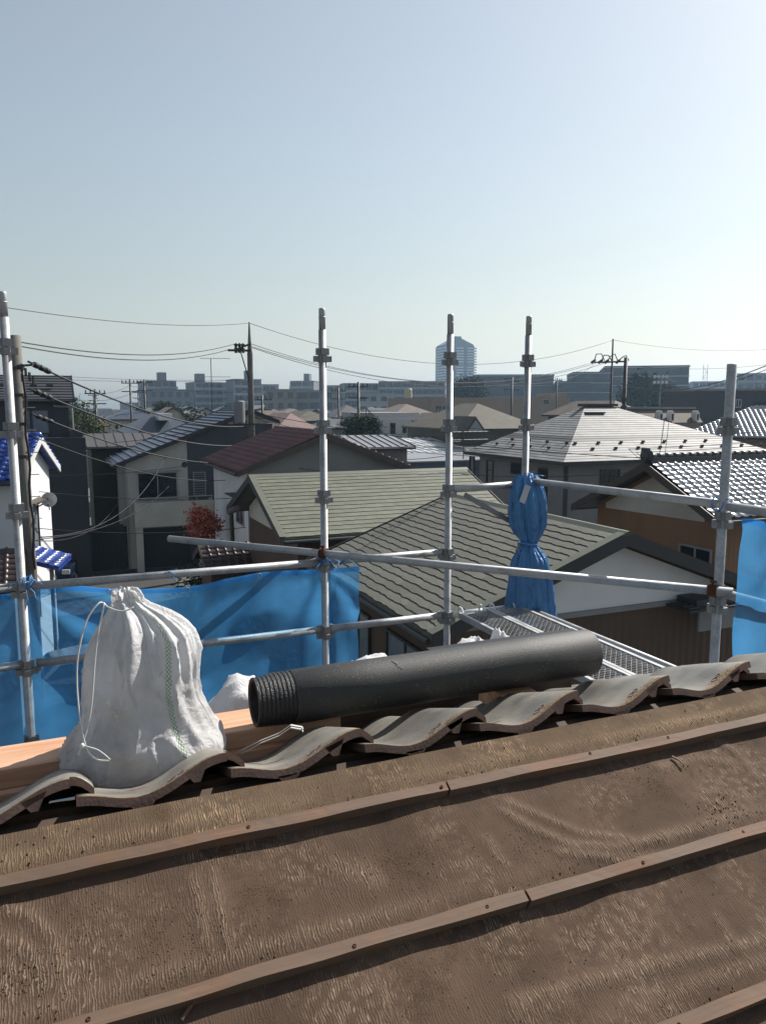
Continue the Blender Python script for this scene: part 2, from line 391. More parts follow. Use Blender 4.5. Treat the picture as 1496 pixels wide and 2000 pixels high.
# woven sack
def sack(name, stripe):
    m, nt, b, N, L = nodes(name)
    uv = N('ShaderNodeUVMap'); uv.uv_map = 'UVMap'; tc = N('ShaderNodeTexCoord')
    wv = N('ShaderNodeTexWave'); wv.bands_direction = 'X'; wv.inputs['Scale'].default_value = 150; wv.inputs['Distortion'].default_value = .6; L(uv.outputs[0], wv.inputs['Vector'])
    wh = N('ShaderNodeTexWave'); wh.bands_direction = 'Y'; wh.inputs['Scale'].default_value = 150; wh.inputs['Distortion'].default_value = .6; L(uv.outputs[0], wh.inputs['Vector'])
    mul = N('ShaderNodeMath'); mul.operation = 'MULTIPLY'; L(wv.outputs['Fac'], mul.inputs[0]); L(wh.outputs['Fac'], mul.inputs[1])
    nz = N('ShaderNodeTexNoise'); nz.inputs['Scale'].default_value = 9; nz.inputs['Detail'].default_value = 8; L(tc.outputs['Object'], nz.inputs['Vector'])
    cr = N('ShaderNodeValToRGB'); e = cr.color_ramp.elements; e[0].position = .3; e[0].color = srgb(186, 184, 184) if stripe else srgb(222, 222, 226); e[1].position = .62; e[1].color = srgb(248, 248, 250) if stripe else srgb(252, 252, 254); L(nz.outputs['Fac'], cr.inputs[0])
    out = cr.outputs[0]
    if stripe:
        sx = N('ShaderNodeSeparateXYZ'); L(uv.outputs[0], sx.inputs[0])
        sb = N('ShaderNodeMath'); sb.operation = 'SUBTRACT'; sb.inputs[1].default_value = stripe; L(sx.outputs['X'], sb.inputs[0])
        ab = N('ShaderNodeMath'); ab.operation = 'ABSOLUTE'; L(sb.outputs[0], ab.inputs[0])
        lt = N('ShaderNodeMath'); lt.operation = 'LESS_THAN'; lt.inputs[1].default_value = .007; L(ab.outputs[0], lt.inputs[0])
        ck = N('ShaderNodeTexChecker'); ck.inputs['Scale'].default_value = 240; L(uv.outputs[0], ck.inputs['Vector'])
        mm = N('ShaderNodeMath'); mm.operation = 'MULTIPLY'; L(lt.outputs[0], mm.inputs[0]); L(ck.outputs['Fac'], mm.inputs[1])
        mx = N('ShaderNodeMix'); mx.data_type = 'RGBA'; L(mm.outputs[0], mx.inputs[0]); L(out, mx.inputs[6]); mx.inputs[7].default_value = srgb(70, 150, 84)
        out = mx.outputs[2]
        # grey grime towards the foot of the sack
        mr = N('ShaderNodeMapRange'); mr.inputs[1].default_value = .2; mr.inputs[2].default_value = -.04; mr.inputs[4].default_value = .62; L(sx.outputs['Y'], mr.inputs[0])
        m2 = N('ShaderNodeMath'); m2.operation = 'MULTIPLY'; L(mr.outputs[0], m2.inputs[0]); L(nz.outputs['Fac'], m2.inputs[1])
        mx3 = N('ShaderNodeMix'); mx3.data_type = 'RGBA'; L(m2.outputs[0], mx3.inputs[0]); L(out, mx3.inputs[6]); mx3.inputs[7].default_value = srgb(128, 116, 106)
        out = mx3.outputs[2]
    L(out, b.inputs['Base Color']); b.inputs['Roughness'].default_value = .55
    bp = N('ShaderNodeBump'); bp.inputs['Strength'].default_value = .3; bp.inputs['Distance'].default_value = .001; L(mul.outputs[0], bp.inputs['Height'])
    b2 = N('ShaderNodeBump'); b2.inputs['Strength'].default_value = .75; b2.inputs['Distance'].default_value = .007; 
    n9 = N('ShaderNodeTexNoise'); n9.inputs['Scale'].default_value = 30; n9.inputs['Detail'].default_value = 6; n9.inputs['Distortion'].default_value = 2.0; L(tc.outputs['Object'], n9.inputs['Vector'])
    L(n9.outputs['Fac'], b2.inputs['Height']); L(bp.outputs[0], b2.inputs['Normal']); L(b2.outputs[0], b.inputs['Normal'])
    tr = N('ShaderNodeBsdfTranslucent'); tr.inputs['Color'].default_value = (.8, .8, .8, 1)
    ms = N('ShaderNodeMixShader'); ms.inputs[0].default_value = .22; L(b.outputs[0], ms.inputs[1]); L(tr.outputs[0], ms.inputs[2])
    L(ms.outputs[0], nt.nodes['Material Output'].inputs['Surface'])
sack('sack', .93); sack('sack_plain', 0)
mat('white_cord', srgb(225, 225, 222), .6, 0, .05)

# thin blue sheet: lets light and some of the view through
def bluesheet(name, clear, col, thin, tl):
    m, nt, b, N, L = nodes(name)
    tc = N('ShaderNodeTexCoord')
    nz = N('ShaderNodeTexNoise'); nz.inputs['Scale'].default_value = 3.5; nz.inputs['Detail'].default_value = 6; nz.inputs['Distortion'].default_value = 1.0; L(tc.outputs['Object'], nz.inputs['Vector'])
    mr = N('ShaderNodeMapRange'); mr.inputs[1].default_value = .3; mr.inputs[2].default_value = .7; mr.inputs[3].default_value = .8; mr.inputs[4].default_value = 1.2; L(nz.outputs['Fac'], mr.inputs[0])
    vm = N('ShaderNodeVectorMath'); vm.operation = 'SCALE'; vm.inputs[0].default_value = col[:3]; L(mr.outputs[0], vm.inputs['Scale'])
    L(vm.outputs[0], b.inputs['Base Color']); b.inputs['Roughness'].default_value = .42
    tr = N('ShaderNodeBsdfTranslucent'); L(vm.outputs[0], tr.inputs['Color'])
    tp = N('ShaderNodeBsdfTransparent'); tp.inputs['Color'].default_value = thin
    m1 = N('ShaderNodeMixShader'); m1.inputs[0].default_value = tl; L(b.outputs[0], m1.inputs[1]); L(tr.outputs[0], m1.inputs[2])
    m2 = N('ShaderNodeMixShader'); m2.inputs[0].default_value = clear; L(m1.outputs[0], m2.inputs[1]); L(tp.outputs[0], m2.inputs[2])
    L(m2.outputs[0], nt.nodes['Material Output'].inputs['Surface'])
    n8 = N('ShaderNodeTexVoronoi'); n8.feature = 'DISTANCE_TO_EDGE'; n8.inputs['Scale'].default_value = 7; 
    wv = N('ShaderNodeTexNoise'); wv.inputs['Scale'].default_value = 5; L(tc.outputs['Object'], wv.inputs['Vector'])
    av = N('ShaderNodeVectorMath'); av.operation = 'ADD'; L(tc.outputs['Object'], av.inputs[0]); L(wv.outputs['Color'], av.inputs[1]); L(av.outputs[0], n8.inputs['Vector'])
    bp = N('ShaderNodeBump'); bp.inputs['Strength'].default_value = .5; bp.inputs['Distance'].default_value = .03; L(n8.outputs['Distance'], bp.inputs['Height'])
    L(bp.outputs[0], b.inputs['Normal'])
bluesheet('blue_sheet', .52, srgb(96, 186, 255), (.5, .78, 1.0, 1), .6)
bluesheet('blue_sheet_thick', .05, srgb(78, 142, 200), (.2, .5, .9, 1), .15)
mat('blue_cord', srgb(72, 140, 205), .5, 0, .15)
mat('paper_tag', srgb(205, 208, 212), .7, 0, .1)

mat('asphalt', (.055, .056, .06, 1), .9, 0, .25, .35, .4, 30)
mat('city_ground', (.11, .108, .10, 1), .95, 0, .5, .02)
mat('concrete', (.32, .31, .29, 1), .85, 0, .2, 2, .2, 30)
mat('concrete_pole', (.19, .175, .155, 1), .85, 0, .2, 4)
mat('glass', (.015, .02, .026, 1), .08, 0, .2, 2)
mat('glass_pale', (.22, .26, .29, 1), .12, 0, .2, 1.5)
mat('alu', (.46, .47, .48, 1), .4, .5, .1)
mat('alu_dark', (.05, .045, .042, 1), .45, .3, .1)
mat('white_trim', (.72, .72, .7, 1), .6, 0, .08)
mat('dark_trim', (.035, .034, .036, 1), .55, 0, .15)
mat('brown_trim', (.07, .05, .04, 1), .6, 0, .2)
mat('wire', (.012, .013, .018, 1), .6, 0, .1)
mat('insulator', (.5, .5, .5, 1), .3, 0, .1)
mat('white_wall', (.85, .86, .87, 1), .8, 0, .1, .8, .15, 20)
mat('cream_wall', (.68, .65, .58, 1), .8, 0, .12, .8, .15, 20, dirt=(.3, .27, .2, 1), dscale=.6)
mat('grey_wall', (.27, .27, .27, 1), .8, 0, .12, .9, .15, 20)
mat('taupe_wall', (.2, .185, .165, 1), .8, 0, .12, .9, .15, 20)
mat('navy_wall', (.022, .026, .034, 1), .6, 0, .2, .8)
mat('dark_wall', (.045, .048, .052, 1), .7, 0, .15, .8)
mat('tan_wall', (.36, .26, .18, 1), .85, 0, .1, .8)
mat('olive_wall', (.09, .085, .055, 1), .85, 0, .2, .8)
siding('brown_siding', (.095, .056, .032, 1), .16, .8, True, 'X')
siding('brown_siding_y', (.095, .056, .032, 1), .16, .8, True, 'Y')
siding('rust_siding', (.26, .115, .048, 1), .16, .35, True, 'Y')
siding('rust_siding_x', (.3, .155, .075, 1), .16, .35, True, 'X')
siding('cream_siding', (.66, .63, .56, 1), .3, .35, False)
siding('dark_siding', (.075, .08, .088, 1), .3, .4, False)
mat('olive_shingle', (.15, .158, .112, 1), .72, 0, .22, 3.5, .35, 90, .13, dirt=(.07, .072, .058, 1), dscale=1.1, stretch=(1, .5, 1))
mat('drab_shingle', (.125, .125, .1, 1), .75, 0, .3, 2.6, .4, 90, .16, dirt=(.05, .05, .042, 1), dscale=.9, stretch=(.6, 2, 1))
mat('olive_trim', (.13, .14, .1, 1), .55, 0, .12)
mat('maroon_tile', (.15, .055, .048, 1), .45, 0, .25, 4, 0, 60, .2)
mat('silver_tile', (.55, .55, .56, 1), .36, .5, .2, 6, 0, 60, .25, spec=.8)
mat('silver_tile_dark', (.05, .052, .056, 1), .4, 0, .2, 6, 0, 60, .2)
mat('blue_tile', (.018, .06, .32, 1), .18, 0, .2, 6, 0, 60, .25)
mat('brown_tile', (.055, .032, .027, 1), .4, 0, .25, 6, 0, 60, .25)
mat('metal_roof_navy', (.07, .115, .24, 1), .36, .35, .15, 1.2)
mat('metal_roof_brown', (.12, .105, .095, 1), .45, .3, .15, 1.2)
mat('metal_roof_pale', (.38, .38, .4, 1), .38, .4, .15, 1.2)
mat('metal_roof_blue', (.075, .095, .13, 1), .5, .3, .15, .8)
mat('metal_white', (.95, .96, .97, 1), .3, .5, .12, .5)
mat('slate_dark', (.045, .05, .06, 1), .6, 0, .25, 2.5)
mat('red_roof', (.2, .075, .05, 1), .75, 0, .2, 1.5)
mat('pink_roof', (.3, .2, .18, 1), .7, 0, .2, 1.5)
mat('tan_roof', (.16, .125, .1, 1), .8, 0, .2, 1.2)
mat('olive_roof', (.1, .09, .062, 1), .8, 0, .25, 1.0)
mat('grey_roof', (.14, .145, .15, 1), .75, 0, .25, 1.0)
mat('city_pale', (.75, .76, .78, 1), .8, 0, .08, .1)
mat('city_white', (.4, .41, .42, 1), .8, 0, .1, .1)
mat('city_grey', (.19, .2, .215, 1), .8, 0, .12, .1)
mat('city_dark', (.035, .04, .05, 1), .7, 0, .15, .1)
mat('city_beige', (.27, .24, .2, 1), .8, 0, .12, .1)
mat('city_window', (.04, .05, .06, 1), .2, 0, .2, .3)
mat('tank_yellow', (.6, .5, .3, 1), .6, 0, .1)
mat('leaf_green', (.075, .11, .04, 1), .9, 0, .5, 3, spec=.15)
mat('leaf_dark', (.04, .062, .03, 1), .9, 0, .5, 2, spec=.1)
mat('leaf_red', (.55, .13, .055, 1), .5, 0, .6, 9)
mat('bark', (.08, .06, .045, 1), .9, 0, .3, 8)
mat('car_silver', (.45, .46, .48, 1), .3, .6, .05)
mat('car_blue', (.02, .035, .08, 1), .25, .4, .05)
mat('tyre', (.015, .015, .015, 1), .9, 0, .1)
mat('lamp_glass', (.75, .78, .8, 1), .15, 0, .05)
mat('plate_white', (.75, .75, .72, 1), .6, 0, .05)
mat('crumb', srgb(116, 93, 72), .95, 0, .4, 30, 0, 60)
# slate roof of the hipped house: pale weathered courses
def slate(name, c1, c2, cell):
    m, nt, b, N, L = nodes(name)
    uv = N('ShaderNodeUVMap'); uv.uv_map = 'UVMap'
    br = N('ShaderNodeTexBrick'); br.inputs['Scale'].default_value = 1; br.inputs['Brick Width'].default_value = cell; br.inputs['Row Height'].default_value = .2
    br.inputs['Mortar Size'].default_value = .006; br.inputs['Color1'].default_value = c1; br.inputs['Color2'].default_value = c2
    br.inputs['Mortar'].default_value = (c1[0]*.4, c1[1]*.4, c1[2]*.4, 1); br.offset = .37; br.inputs['Bias'].default_value = -.1
    L(uv.outputs[0], br.inputs['Vector'])
    nz = N('ShaderNodeTexNoise'); nz.inputs['Scale'].default_value = 1.6; nz.inputs['Detail'].default_value = 9; nz.inputs['Roughness'].default_value = .7
    mp = N('ShaderNodeMapping'); mp.inputs['Scale'].default_value = (.8, 3.5, 1); L(uv.outputs[0], mp.inputs['Vector']); L(mp.outputs[0], nz.inputs['Vector'])
    mr = N('ShaderNodeMapRange'); mr.inputs[1].default_value = .3; mr.inputs[2].default_value = .7; mr.inputs[3].default_value = .7; mr.inputs[4].default_value = 1.3; L(nz.outputs['Fac'], mr.inputs[0])
    vm = N('ShaderNodeVectorMath'); vm.operation = 'SCALE'; L(br.outputs['Color'], vm.inputs[0]); L(mr.outputs[0], vm.inputs['Scale'])
    L(vm.outputs[0], b.inputs['Base Color']); b.inputs['Roughness'].default_value = .66
slate('hip_slate', (.165, .165, .163, 1), (.22, .218, .213, 1), .9)

# ================================================================== GROUND
g = MB(); g.add([(-1500, -1500, GROUND), (1500, -1500, GROUND), (1500, 1500, GROUND), (-1500, 1500, GROUND)], [(0, 1, 2, 3)])
o = g.build('ground', 'city_ground', org=(0, 0, GROUND)); tag(o, kind='structure')
g = MB(); g.add([(-30, 16.8, GROUND+.004), (4.9, 16.8, GROUND+.004), (4.9, 40, GROUND+.004), (-30, 40, GROUND+.004)], [(0, 1, 2, 3)])
o = g.build('road', 'asphalt', org=(0, 0, GROUND)); tag(o, kind='structure')

# ================================================================== THE HOUSE WE STAND ON
QR, ZR, MS, MF = 1.30, -.695, .48, .47
TH, TF = math.atan(MS), math.atan(MF)
P0, P1 = -3.2, 2.36
house = root('house_under_repair', (0, 1.3, GROUND), 'stripped roof in the foreground with brown felt, wooden battens and grey pantiles', 'house')
nN = Vector((0, -math.sin(TH), math.cos(TH)))
def near(p, s, h=0.0):
    return Vector((p, QR - s*math.cos(TH), ZR - s*math.sin(TH))) + nN*h
def on_near(x, y):
    (a, b, c), Y = ray(x, y)
    # z = ZR - MS*(QR-q)
    t = (ZR - MS*QR) / (c - MS*b)
    return a*t, (QR - b*t)/math.cos(TH)
BS = [.072, .308, .551, .793, 1.035]
marks = [([(378,1715),(390,1760),(405,1850)], .008, .004), ([(415,1700),(425,1760),(446,1850)], .008, .004),
         ([(10,1775),(60,1790),(100,1830),(122,1900)], .011, .005), ([(-5,1830),(50,1850),(85,1900),(97,1925)], .011, .004),
         ([(980,1585),(1040,1620),(1110,1650),(1200,1655),(1300,1640)], .010, .006), ([(985,1566),(1060,1596),(1130,1626),(1220,1636)], .008, .005),
         ([(1090,1664),(1200,1680),(1330,1668)], .010, .006), ([(655,1690),(690,1700),(725,1716)], .02, .002),
         ([(1390,1440),(1440,1470),(1480,1520)], .012, .005), ([(1000,1960),(1120,1925),(1300,1880),(1500,1836)], .012, .006),
         ([(1400,1790),(1425,1830),(1435,1850)], .009, .003), ([(950,1640),(970,1670),(985,1690)], .01, .003),
         ([(1000,1985),(1060,1968),(1100,1955)], .012, .005), ([(1290,1500),(1360,1480),(1430,1490)], .014, .005)]
mk = []
for pts, wd, hh in marks:
    q = [on_near(*a) for a in pts]
    mk.append((q, wd, hh))
def seg_d(px, py, q):
    best = 9
    for (ax, ay), (bx, by) in zip(q[:-1], q[1:]):
        dx, dy = bx-ax, by-ay; L2 = dx*dx+dy*dy
        t = max(0, min(1, ((px-ax)*dx+(py-ay)*dy)/L2)); d = math.hypot(px-ax-t*dx, py-ay-t*dy)
        if d < best: best = d
    return best
bbs = [(min(a for a, b in q)-4*w, max(a for a, b in q)+4*w, min(b for a, b in q)-4*w, max(b for a, b in q)+4*w) for q, w, h in mk]
def felt_h(p, s):
    h = .0035*noise.noise(Vector((p*3.2, s*4.1, .3))) + .0018*noise.noise(Vector((p*11, s*9, 2.3)))
    sc = 0.0
    for b in BS:
        e = (s - (b - .032))/.014
        if abs(e) < 3:
            gsn = math.exp(-e*e); nn = .5 + .9*noise.noise(Vector((p*2.3, b*7, 5)))
            h += .004*gsn*max(0, nn); sc = max(sc, gsn*max(0, min(1, nn*1.1)))
    for (q, w, hh), bb in zip(mk, bbs):
        if bb[0] < p < bb[1] and bb[2] < s < bb[3]:
            d = seg_d(p, s, q)/w
            if d < 3:
                gsn = math.exp(-d*d); h += hh*.6*gsn; sc = max(sc, gsn*.85)
    return h, sc
def felt_sheet(name, matn, p0, p1, s0, s1, npn, ns, lift):
    mb = MB(); uv = []; scf = []
    for j in range(ns+1):
        s = s0 + (s1-s0)*j/ns
        for i in range(npn+1):
            p = p0 + (p1-p0)*i/npn
            h, sc = felt_h(p, s); mb.v.append(tuple(near(p, s, h + lift))); uv.append((p, s)); scf.append(sc)
    for j in range(ns):
        for i in range(npn):
            a = j*(npn+1)+i; mb.f.append([a, a+1, a+npn+2, a+npn+1]); mb.m.append(0)
    o = mb.build(name, matn, house, smooth=True, uv=uv)
    at = o.data.attributes.new('scuff', 'FLOAT', 'POINT'); at.data.foreach_set('value', scf)
    return o
o = felt_sheet('roofing_felt', 'felt', -1.3, P1, .05, 1.5, 420, 210, 0)
o['label'] = 'dusty brown ribbed roofing felt'
o = felt_sheet('ridge_felt', 'felt_ridge', -1.3, P1, -.012, .09, 420, 16, .004)
o['label'] = 'pale golden felt strip along the ridge'
# deck, far slope and walls
F = lambda a, b, z: (a, b, z)
d = MB(); d.prism([(-1.9, ZR-MS*(QR+1.9)-.012), (QR, ZR-.012), (4.25, ZR-MF*(4.25-QR)-.012), (4.25, ZR-MF*(4.25-QR)-.08), (QR, ZR-.09), (-1.9, ZR-MS*(QR+1.9)-.08)], F, P0, P1)
d.build('roof_deck', 'dark_board', house)
d = MB(); d.prism([(-1.4, GROUND), (3.8, GROUND), (3.8, ZR-MF*(3.8-QR)-.1), (QR, ZR-.12), (-1.4, ZR-MS*(QR+1.4)-.1)], F, P0+.2, P1-.3)
d.build('wall', 'cream_wall', house)
# battens, each length a piece of its own, edges knocked about
def batten(name, pa, pb, s, w=.020, h=.021, seed=0, m='batten_wood'):
    mb = MB(); n = max(2, int((pb-pa)/.03)); ring = []
    for i in range(n+1):
        p = pa + (pb-pa)*i/n
        nz = lambda k: .0022*noise.noise(Vector((p*9, k*3.7+seed, s*5)))
        sg = .004*noise.noise(Vector((p*1.3, seed, 1)))
        f0 = felt_h(p, s)[0]
        ring.append([near(p, s+sg+nz(0), f0-.004), near(p, s+sg+nz(1), h+nz(2)), near(p, s+w+sg+nz(3), h+nz(4)*1.4), near(p, s+w+sg+nz(5), f0-.004)])
    vs = [v for r in ring for v in r]; fs = []
    for i in range(n):
        for k in range(4):
            k2 = (k+1) % 4; fs.append((i*4+k, i*4+k2, i*4+4+k2, i*4+4+k))
    fs += [(0, 1, 2, 3), (n*4+3, n*4+2, n*4+1, n*4)]
    mb.add(vs, fs); return mb.build(name, m, house)
j1 = on_near(869, 1546)[0]; j2 = on_near(1020, 1756)[0]
for i, (s, j) in enumerate(((BS[0], j1), (BS[1], j2), (BS[2], .35), (BS[3], .9))):
    batten('batten', -1.3, j-.002, s, seed=i); batten('batten', j+.002, P1, s+.002, seed=i+9, h=.0216)
nm_ = MB(); nm_.lathe([(0, 0.0), (.0012, .0026), (0, .0034), (-.003, .003)], (0, 0, 0), 'z', 8); nme = nm_.mesh('nail_head'); nme.materials.append(MT['rust'])
rn = random.Random(17)
for s in BS[:3]:
    p = -.3 + rn.uniform(0, .3)
    while p < P1-.05:
        place(nme, 'nail_head', house, near(p, s+.010+rn.uniform(-.003, .003), .0218), (TH, 0, 0)); p += rn.uniform(.2, .42)
# ridge boards under the tile heads
mb = MB(); mb.bar((-1.3, QR+.055, ZR-.026), (P1, QR+.055, ZR-.026), .03, .03); mb.build('ridge_board', 'dark_board', house)
mb = MB(); n_ = 120; vs_ = []
for i in range(n_+1):
    p = -1.5+(P1+1.4)*i/n_; hh = .058+.012*noise.noise(Vector((p*9, 1, 2)))
    for q_, z_ in ((QR+.11, 0), (QR+.125, hh*.8), (QR+.16, hh), (QR+.19, 0)): vs_.append((p, q_, ZR-MF*(q_-QR)+z_-.012))
mb.add(vs_, [(i*4+k, i*4+k+1, i*4+5+k, i*4+4+k) for i in range(n_) for k in range(3)]); mb.build('bedding_earth', 'crumb', house)

# pantiles
def tile_mesh():
    prof = []
    T = .302
    n = 20
    def zt(t):
        if t < .10: return .018 + .018*(0.5+0.5*math.cos(math.pi*t/.10))
        if t < .262: return .018 + .050*(0.5-0.5*math.cos(math.pi*(t-.10)/.162))
        return .068 - .026*((t-.262)/.04)**2
    ts = [0, .02, .04, .06, .08, .1, .12, .14, .16, .175, .19, .205, .22, .235, .25, .262, .272, .282, .293, T]
    ls = [0, .02, .045, .14, .235, .302]
    th = .0155
    mb = MB(); idx = {}
    def V(i, j, top):
        k = (i, j, top)
        if k not in idx:
            z = zt(ts[i]) - (0 if top else th)
            dy = 0.0
            idx[k] = len(mb.v); mb.v.append((ts[i], ls[j]+dy, z))
        return idx[k]
    def ok(i, j): return 0 <= i < len(ts)-1 and 0 <= j < len(ls)-1 and not (ts[i] >= .262 and ls[j] < .045)
    for i in range(len(ts)-1):
        for j in range(len(ls)-1):
            if not ok(i, j): continue
            mb.f.append([V(i,j,1), V(i+1,j,1), V(i+1,j+1,1), V(i,j+1,1)]); mb.m.append(0)
            mb.f.append([V(i,j,0), V(i,j+1,0), V(i+1,j+1,0), V(i+1,j,0)]); mb.m.append(1)
            for (di, dj, a, b) in ((0,-1,(i,j),(i+1,j)), (0,1,(i,j+1),(i+1,j+1)), (-1,0,(i,j),(i,j+1)), (1,0,(i+1,j),(i+1,j+1))):
                if not ok(i+di, j+dj):
                    mb.f.append([V(*a,1), V(*a,0), V(*b,0), V(*b,1)]); mb.m.append(1)
    for tc_, w, dp in ((.108, .044, .02), (.205, .04, .018)):
        zb = zt(tc_) - th + .004
        mb.add([(tc_-w/2, .0, zb), (tc_+w/2, .0, zb+(.012 if tc_ > .15 else 0)), (tc_+.006, .0, zb-dp), (tc_-.006, .0, zb-dp),
                (tc_-w/2, .022, zb), (tc_+w/2, .022, zb+(.012 if tc_ > .15 else 0)), (tc_+.006, .016, zb-dp), (tc_-.006, .016, zb-dp)],
               [(0,1,2,3),(7,6,5,4),(0,3,7,4),(1,5,6,2),(3,2,6,7),(0,4,5,1)], 1)
    # stamped maker's ring near the head
    me = mb.mesh('pantile'); me.materials.append(MT['pantile']); me.materials.append(MT['pantile_body'])
    for pl in me.polygons: pl.use_smooth = pl.material_index == 0
    return me
tme = tile_mesh()
ringm = MB()
for cx, cy, r in ((.165, .03, .008), (.182, .033, .006)):
    pts = [(cx+math.cos(k*math.pi/6)*r, cy+math.sin(k*math.pi/6)*r, 0) for k in range(13)]
    pts = [(x, y, .018+.050*(0.5-0.5*math.cos(math.pi*(x-.10)/.162))+.0006) for x, y, z in pts]
    ringm.tube(pts, .0011, 4, False)
rme = ringm.mesh('maker_stamp'); rme.materials.append(MT['pantile_body'])
rt = random.Random(3)
for j in range(11):
    for k in range(-6, 9):
        dd = .037 + .235*j
        jit = .004 if j == 0 else .002
        p = -.002 + .265*k + rt.uniform(-jit, jit); dd += rt.uniform(-jit, jit)*1.2
        qh = QR + dd*math.cos(TF); zz = ZR - dd*math.sin(TF) + .013
        o = place(tme, 'pantile', house, (p, qh, zz), (-(TF-.077) + rt.uniform(-.006, .006), rt.uniform(-.006, .006), rt.uniform(-.012, .012)))
        if j == 0 and k >= 0:
            s_ = bpy.data.objects.new('maker_stamp', rme); COL.objects.link(s_); s_.parent = o

# crumbs of dry earth
def crumbs():
    rc = random.Random(11); mb = MB()
    base = [(1,0,0),(-1,0,0),(0,1,0),(0,-1,0),(0,0,1),(0,0,-.6)]
    fs = [(0,2,4),(2,1,4),(1,3,4),(3,0,4),(2,0,5),(1,2,5),(3,1,5),(0,3,5)]
    def crumb(p, s, r):
        h = felt_h(p, s)[0]
        c = near(p, s, h + r*.3 + (.004 if s < .09 else 0))
        a = rc.uniform(0, 6.28)
        vs = []
        for v in base:
            x = v[0]*math.cos(a)-v[1]*math.sin(a); y = v[0]*math.sin(a)+v[1]*math.cos(a)
            k = r*rc.uniform(.6, 1.3); vs.append(c + Vector((x*k, y*k, v[2]*k*.8)))
        mb.add(vs, fs)
    cl = [(on_near(x, y), sp, n, r) for x, y, sp, n, r in (
        (60,1900,.05,120,.0022),(30,1920,.03,80,.003),(395,1830,.05,120,.002),(330,1840,.06,160,.002),(130,1760,.04,60,.002),(200,1800,.04,50,.0022),
        (780,1690,.05,70,.0022),(1020,1655,.04,110,.002),(1250,1520,.05,110,.0022),(1420,1580,.05,60,.003),(1400,1575,.03,30,.004),(1440,1460,.06,60,.0025),
        (1100,1690,.08,80,.002),(120,1545,.06,30,.003),(980,1415,.05,40,.003),(1300,1390,.1,60,.0026),(640,1520,.1,70,.0022),(300,1600,.12,70,.0022),
        (1300,1930,.1,60,.002),(800,1880,.1,60,.002),(100,1665,.05,40,.004),(1330,1470,.05,40,.003))]
    for (p, s), sp, n, r in cl:
        for _ in range(n):
            a = rc.gauss(p, sp); b = rc.gauss(s, sp*.5)
            if a > P1-.02 or b < .003 or a < -1.2: continue
            crumb(a, b, r*rc.uniform(.2, .75))
    for _ in range(1500):
        crumb(rc.uniform(-.3, 2.2), rc.uniform(.002, .95), rc.uniform(.0006, .0016))
    for b in BS[:3]:
        for _ in range(160):
            crumb(rc.uniform(-.3, 2.2), b - abs(rc.gauss(0, .012)) - .002, rc.uniform(.0008, .0024))
    o = mb.build('earth_crumbs', 'crumb', org=(0, 0, 0)); tag(o, 'crumbs of dry brown earth scattered over the felt', 'soil', kind='stuff')
crumbs()
def splinter(px_, py_, ang, ln, label):
    p, s = on_near(px_, py_)
    h = felt_h(p, s)[0]; mb = MB()
    a = near(p, s, h+.005); b = near(p+ln*math.cos(ang), s+ln*math.sin(ang), h+.008)
    mb.bar(a, (a+b)/2+Vector((0,0,.002)), .004, .003); mb.bar((a+b)/2+Vector((0,0,.002)), b, .003, .002)
    o = mb.build('wood_splinter', 'batten_wood', org=a); tag(o, label, 'splinter')
splinter(455, 1914, .25, .045, 'short dark splinter lying on the second batten')
splinter(355, 1996, -.7, .04, 'thin reddish splinter at the bottom edge of the photo')
splinter(1310, 1480, 1.2, .03, 'dark twig just below the top batten at right')

# ================================================================== ON THE ROOF
# lumber lying along the ridge
def plank(name, pa, pb, q0, q1, z0, z1, label, m='fresh_wood'):
    mb = MB(); mb.box((pa, q0, z0), (pb, q1, z1)); o = mb.build(name, m, org=((pa+pb)/2, (q0+q1)/2, z0), bevel=.002)
    tag(o, label, 'lumber', 'fresh boards lying along the ridge')
plank('board', -1.9, .58, 1.655, 1.745, -.815, -.781, 'lower fresh board next to the tiles, under the black roll')
plank('board', -1.9, .60, 1.675, 1.80, -.780, -.738, 'pale pink upper board of the pair behind the tied sack')
plank('board', 1.02, 1.12, 1.60, 1.74, -.79, -.735, 'short wooden offcut propping the right half of the roll')
plank('board', .52, 1.45, 1.90, 1.98, -.92, -.7355, 'thick timber under the dark flashing behind the roll', 'dark_board')
# roll of roofing felt
rl = root('felt_roll', (.885, 1.665, -.735), 'thick black roll of roofing felt lying across the tiles', 'roll')
RC = (0, 1.665, -.671); r0 = .0625; pl, pr = .385, 1.325
prof = [(pl+.10, .0), (pl+.10, .040), (pl+.004, .049), (pl, .052)]
h = pl; r = .0545
for k in range(9):
    prof += [(h, r), (h+.0015, r+.0016), (h+.007, r+.0016), (h+.0085, r+.0002)]
    h += .0098; r += .0006
mb = MB(); mb.lathe(prof, RC, 'x', 48)
o = mb.build('wound_edge', 'black_edge', rl); o.data.polygons.foreach_set('use_smooth', [False]*len(o.data.polygons))
mb = MB(); mb.lathe([(h-.002, .0), (h-.002, r-.002), (h, r0-.0015), (h+.002, r0), (pl+.3, r0+.0006), (pl+.7, r0), (pr-.004, r0), (pr, r0-.004), (pr-.002, .03), (pr-.03, .028), (pr-.03, 0)], RC, 'x', 64)
mb.build('felt_wrap', 'black_felt', rl, smooth=True)
mb = MB()
for k in range(9):
    a = 1.9 + k*.05 + random.uniform(-.02, .02)
    x = pl+.34+k*.0014+random.uniform(-.003, .003)
    c = Vector((x, RC[1]+math.cos(a)*(r0+.001), RC[2]+math.sin(a)*(r0+.001)))
    mb.box(c-Vector((.0016, .0006, .0022)), c+Vector((.0016, .0006, .0022)))
mb.build('mortar_smear', 'paper_tag', rl)
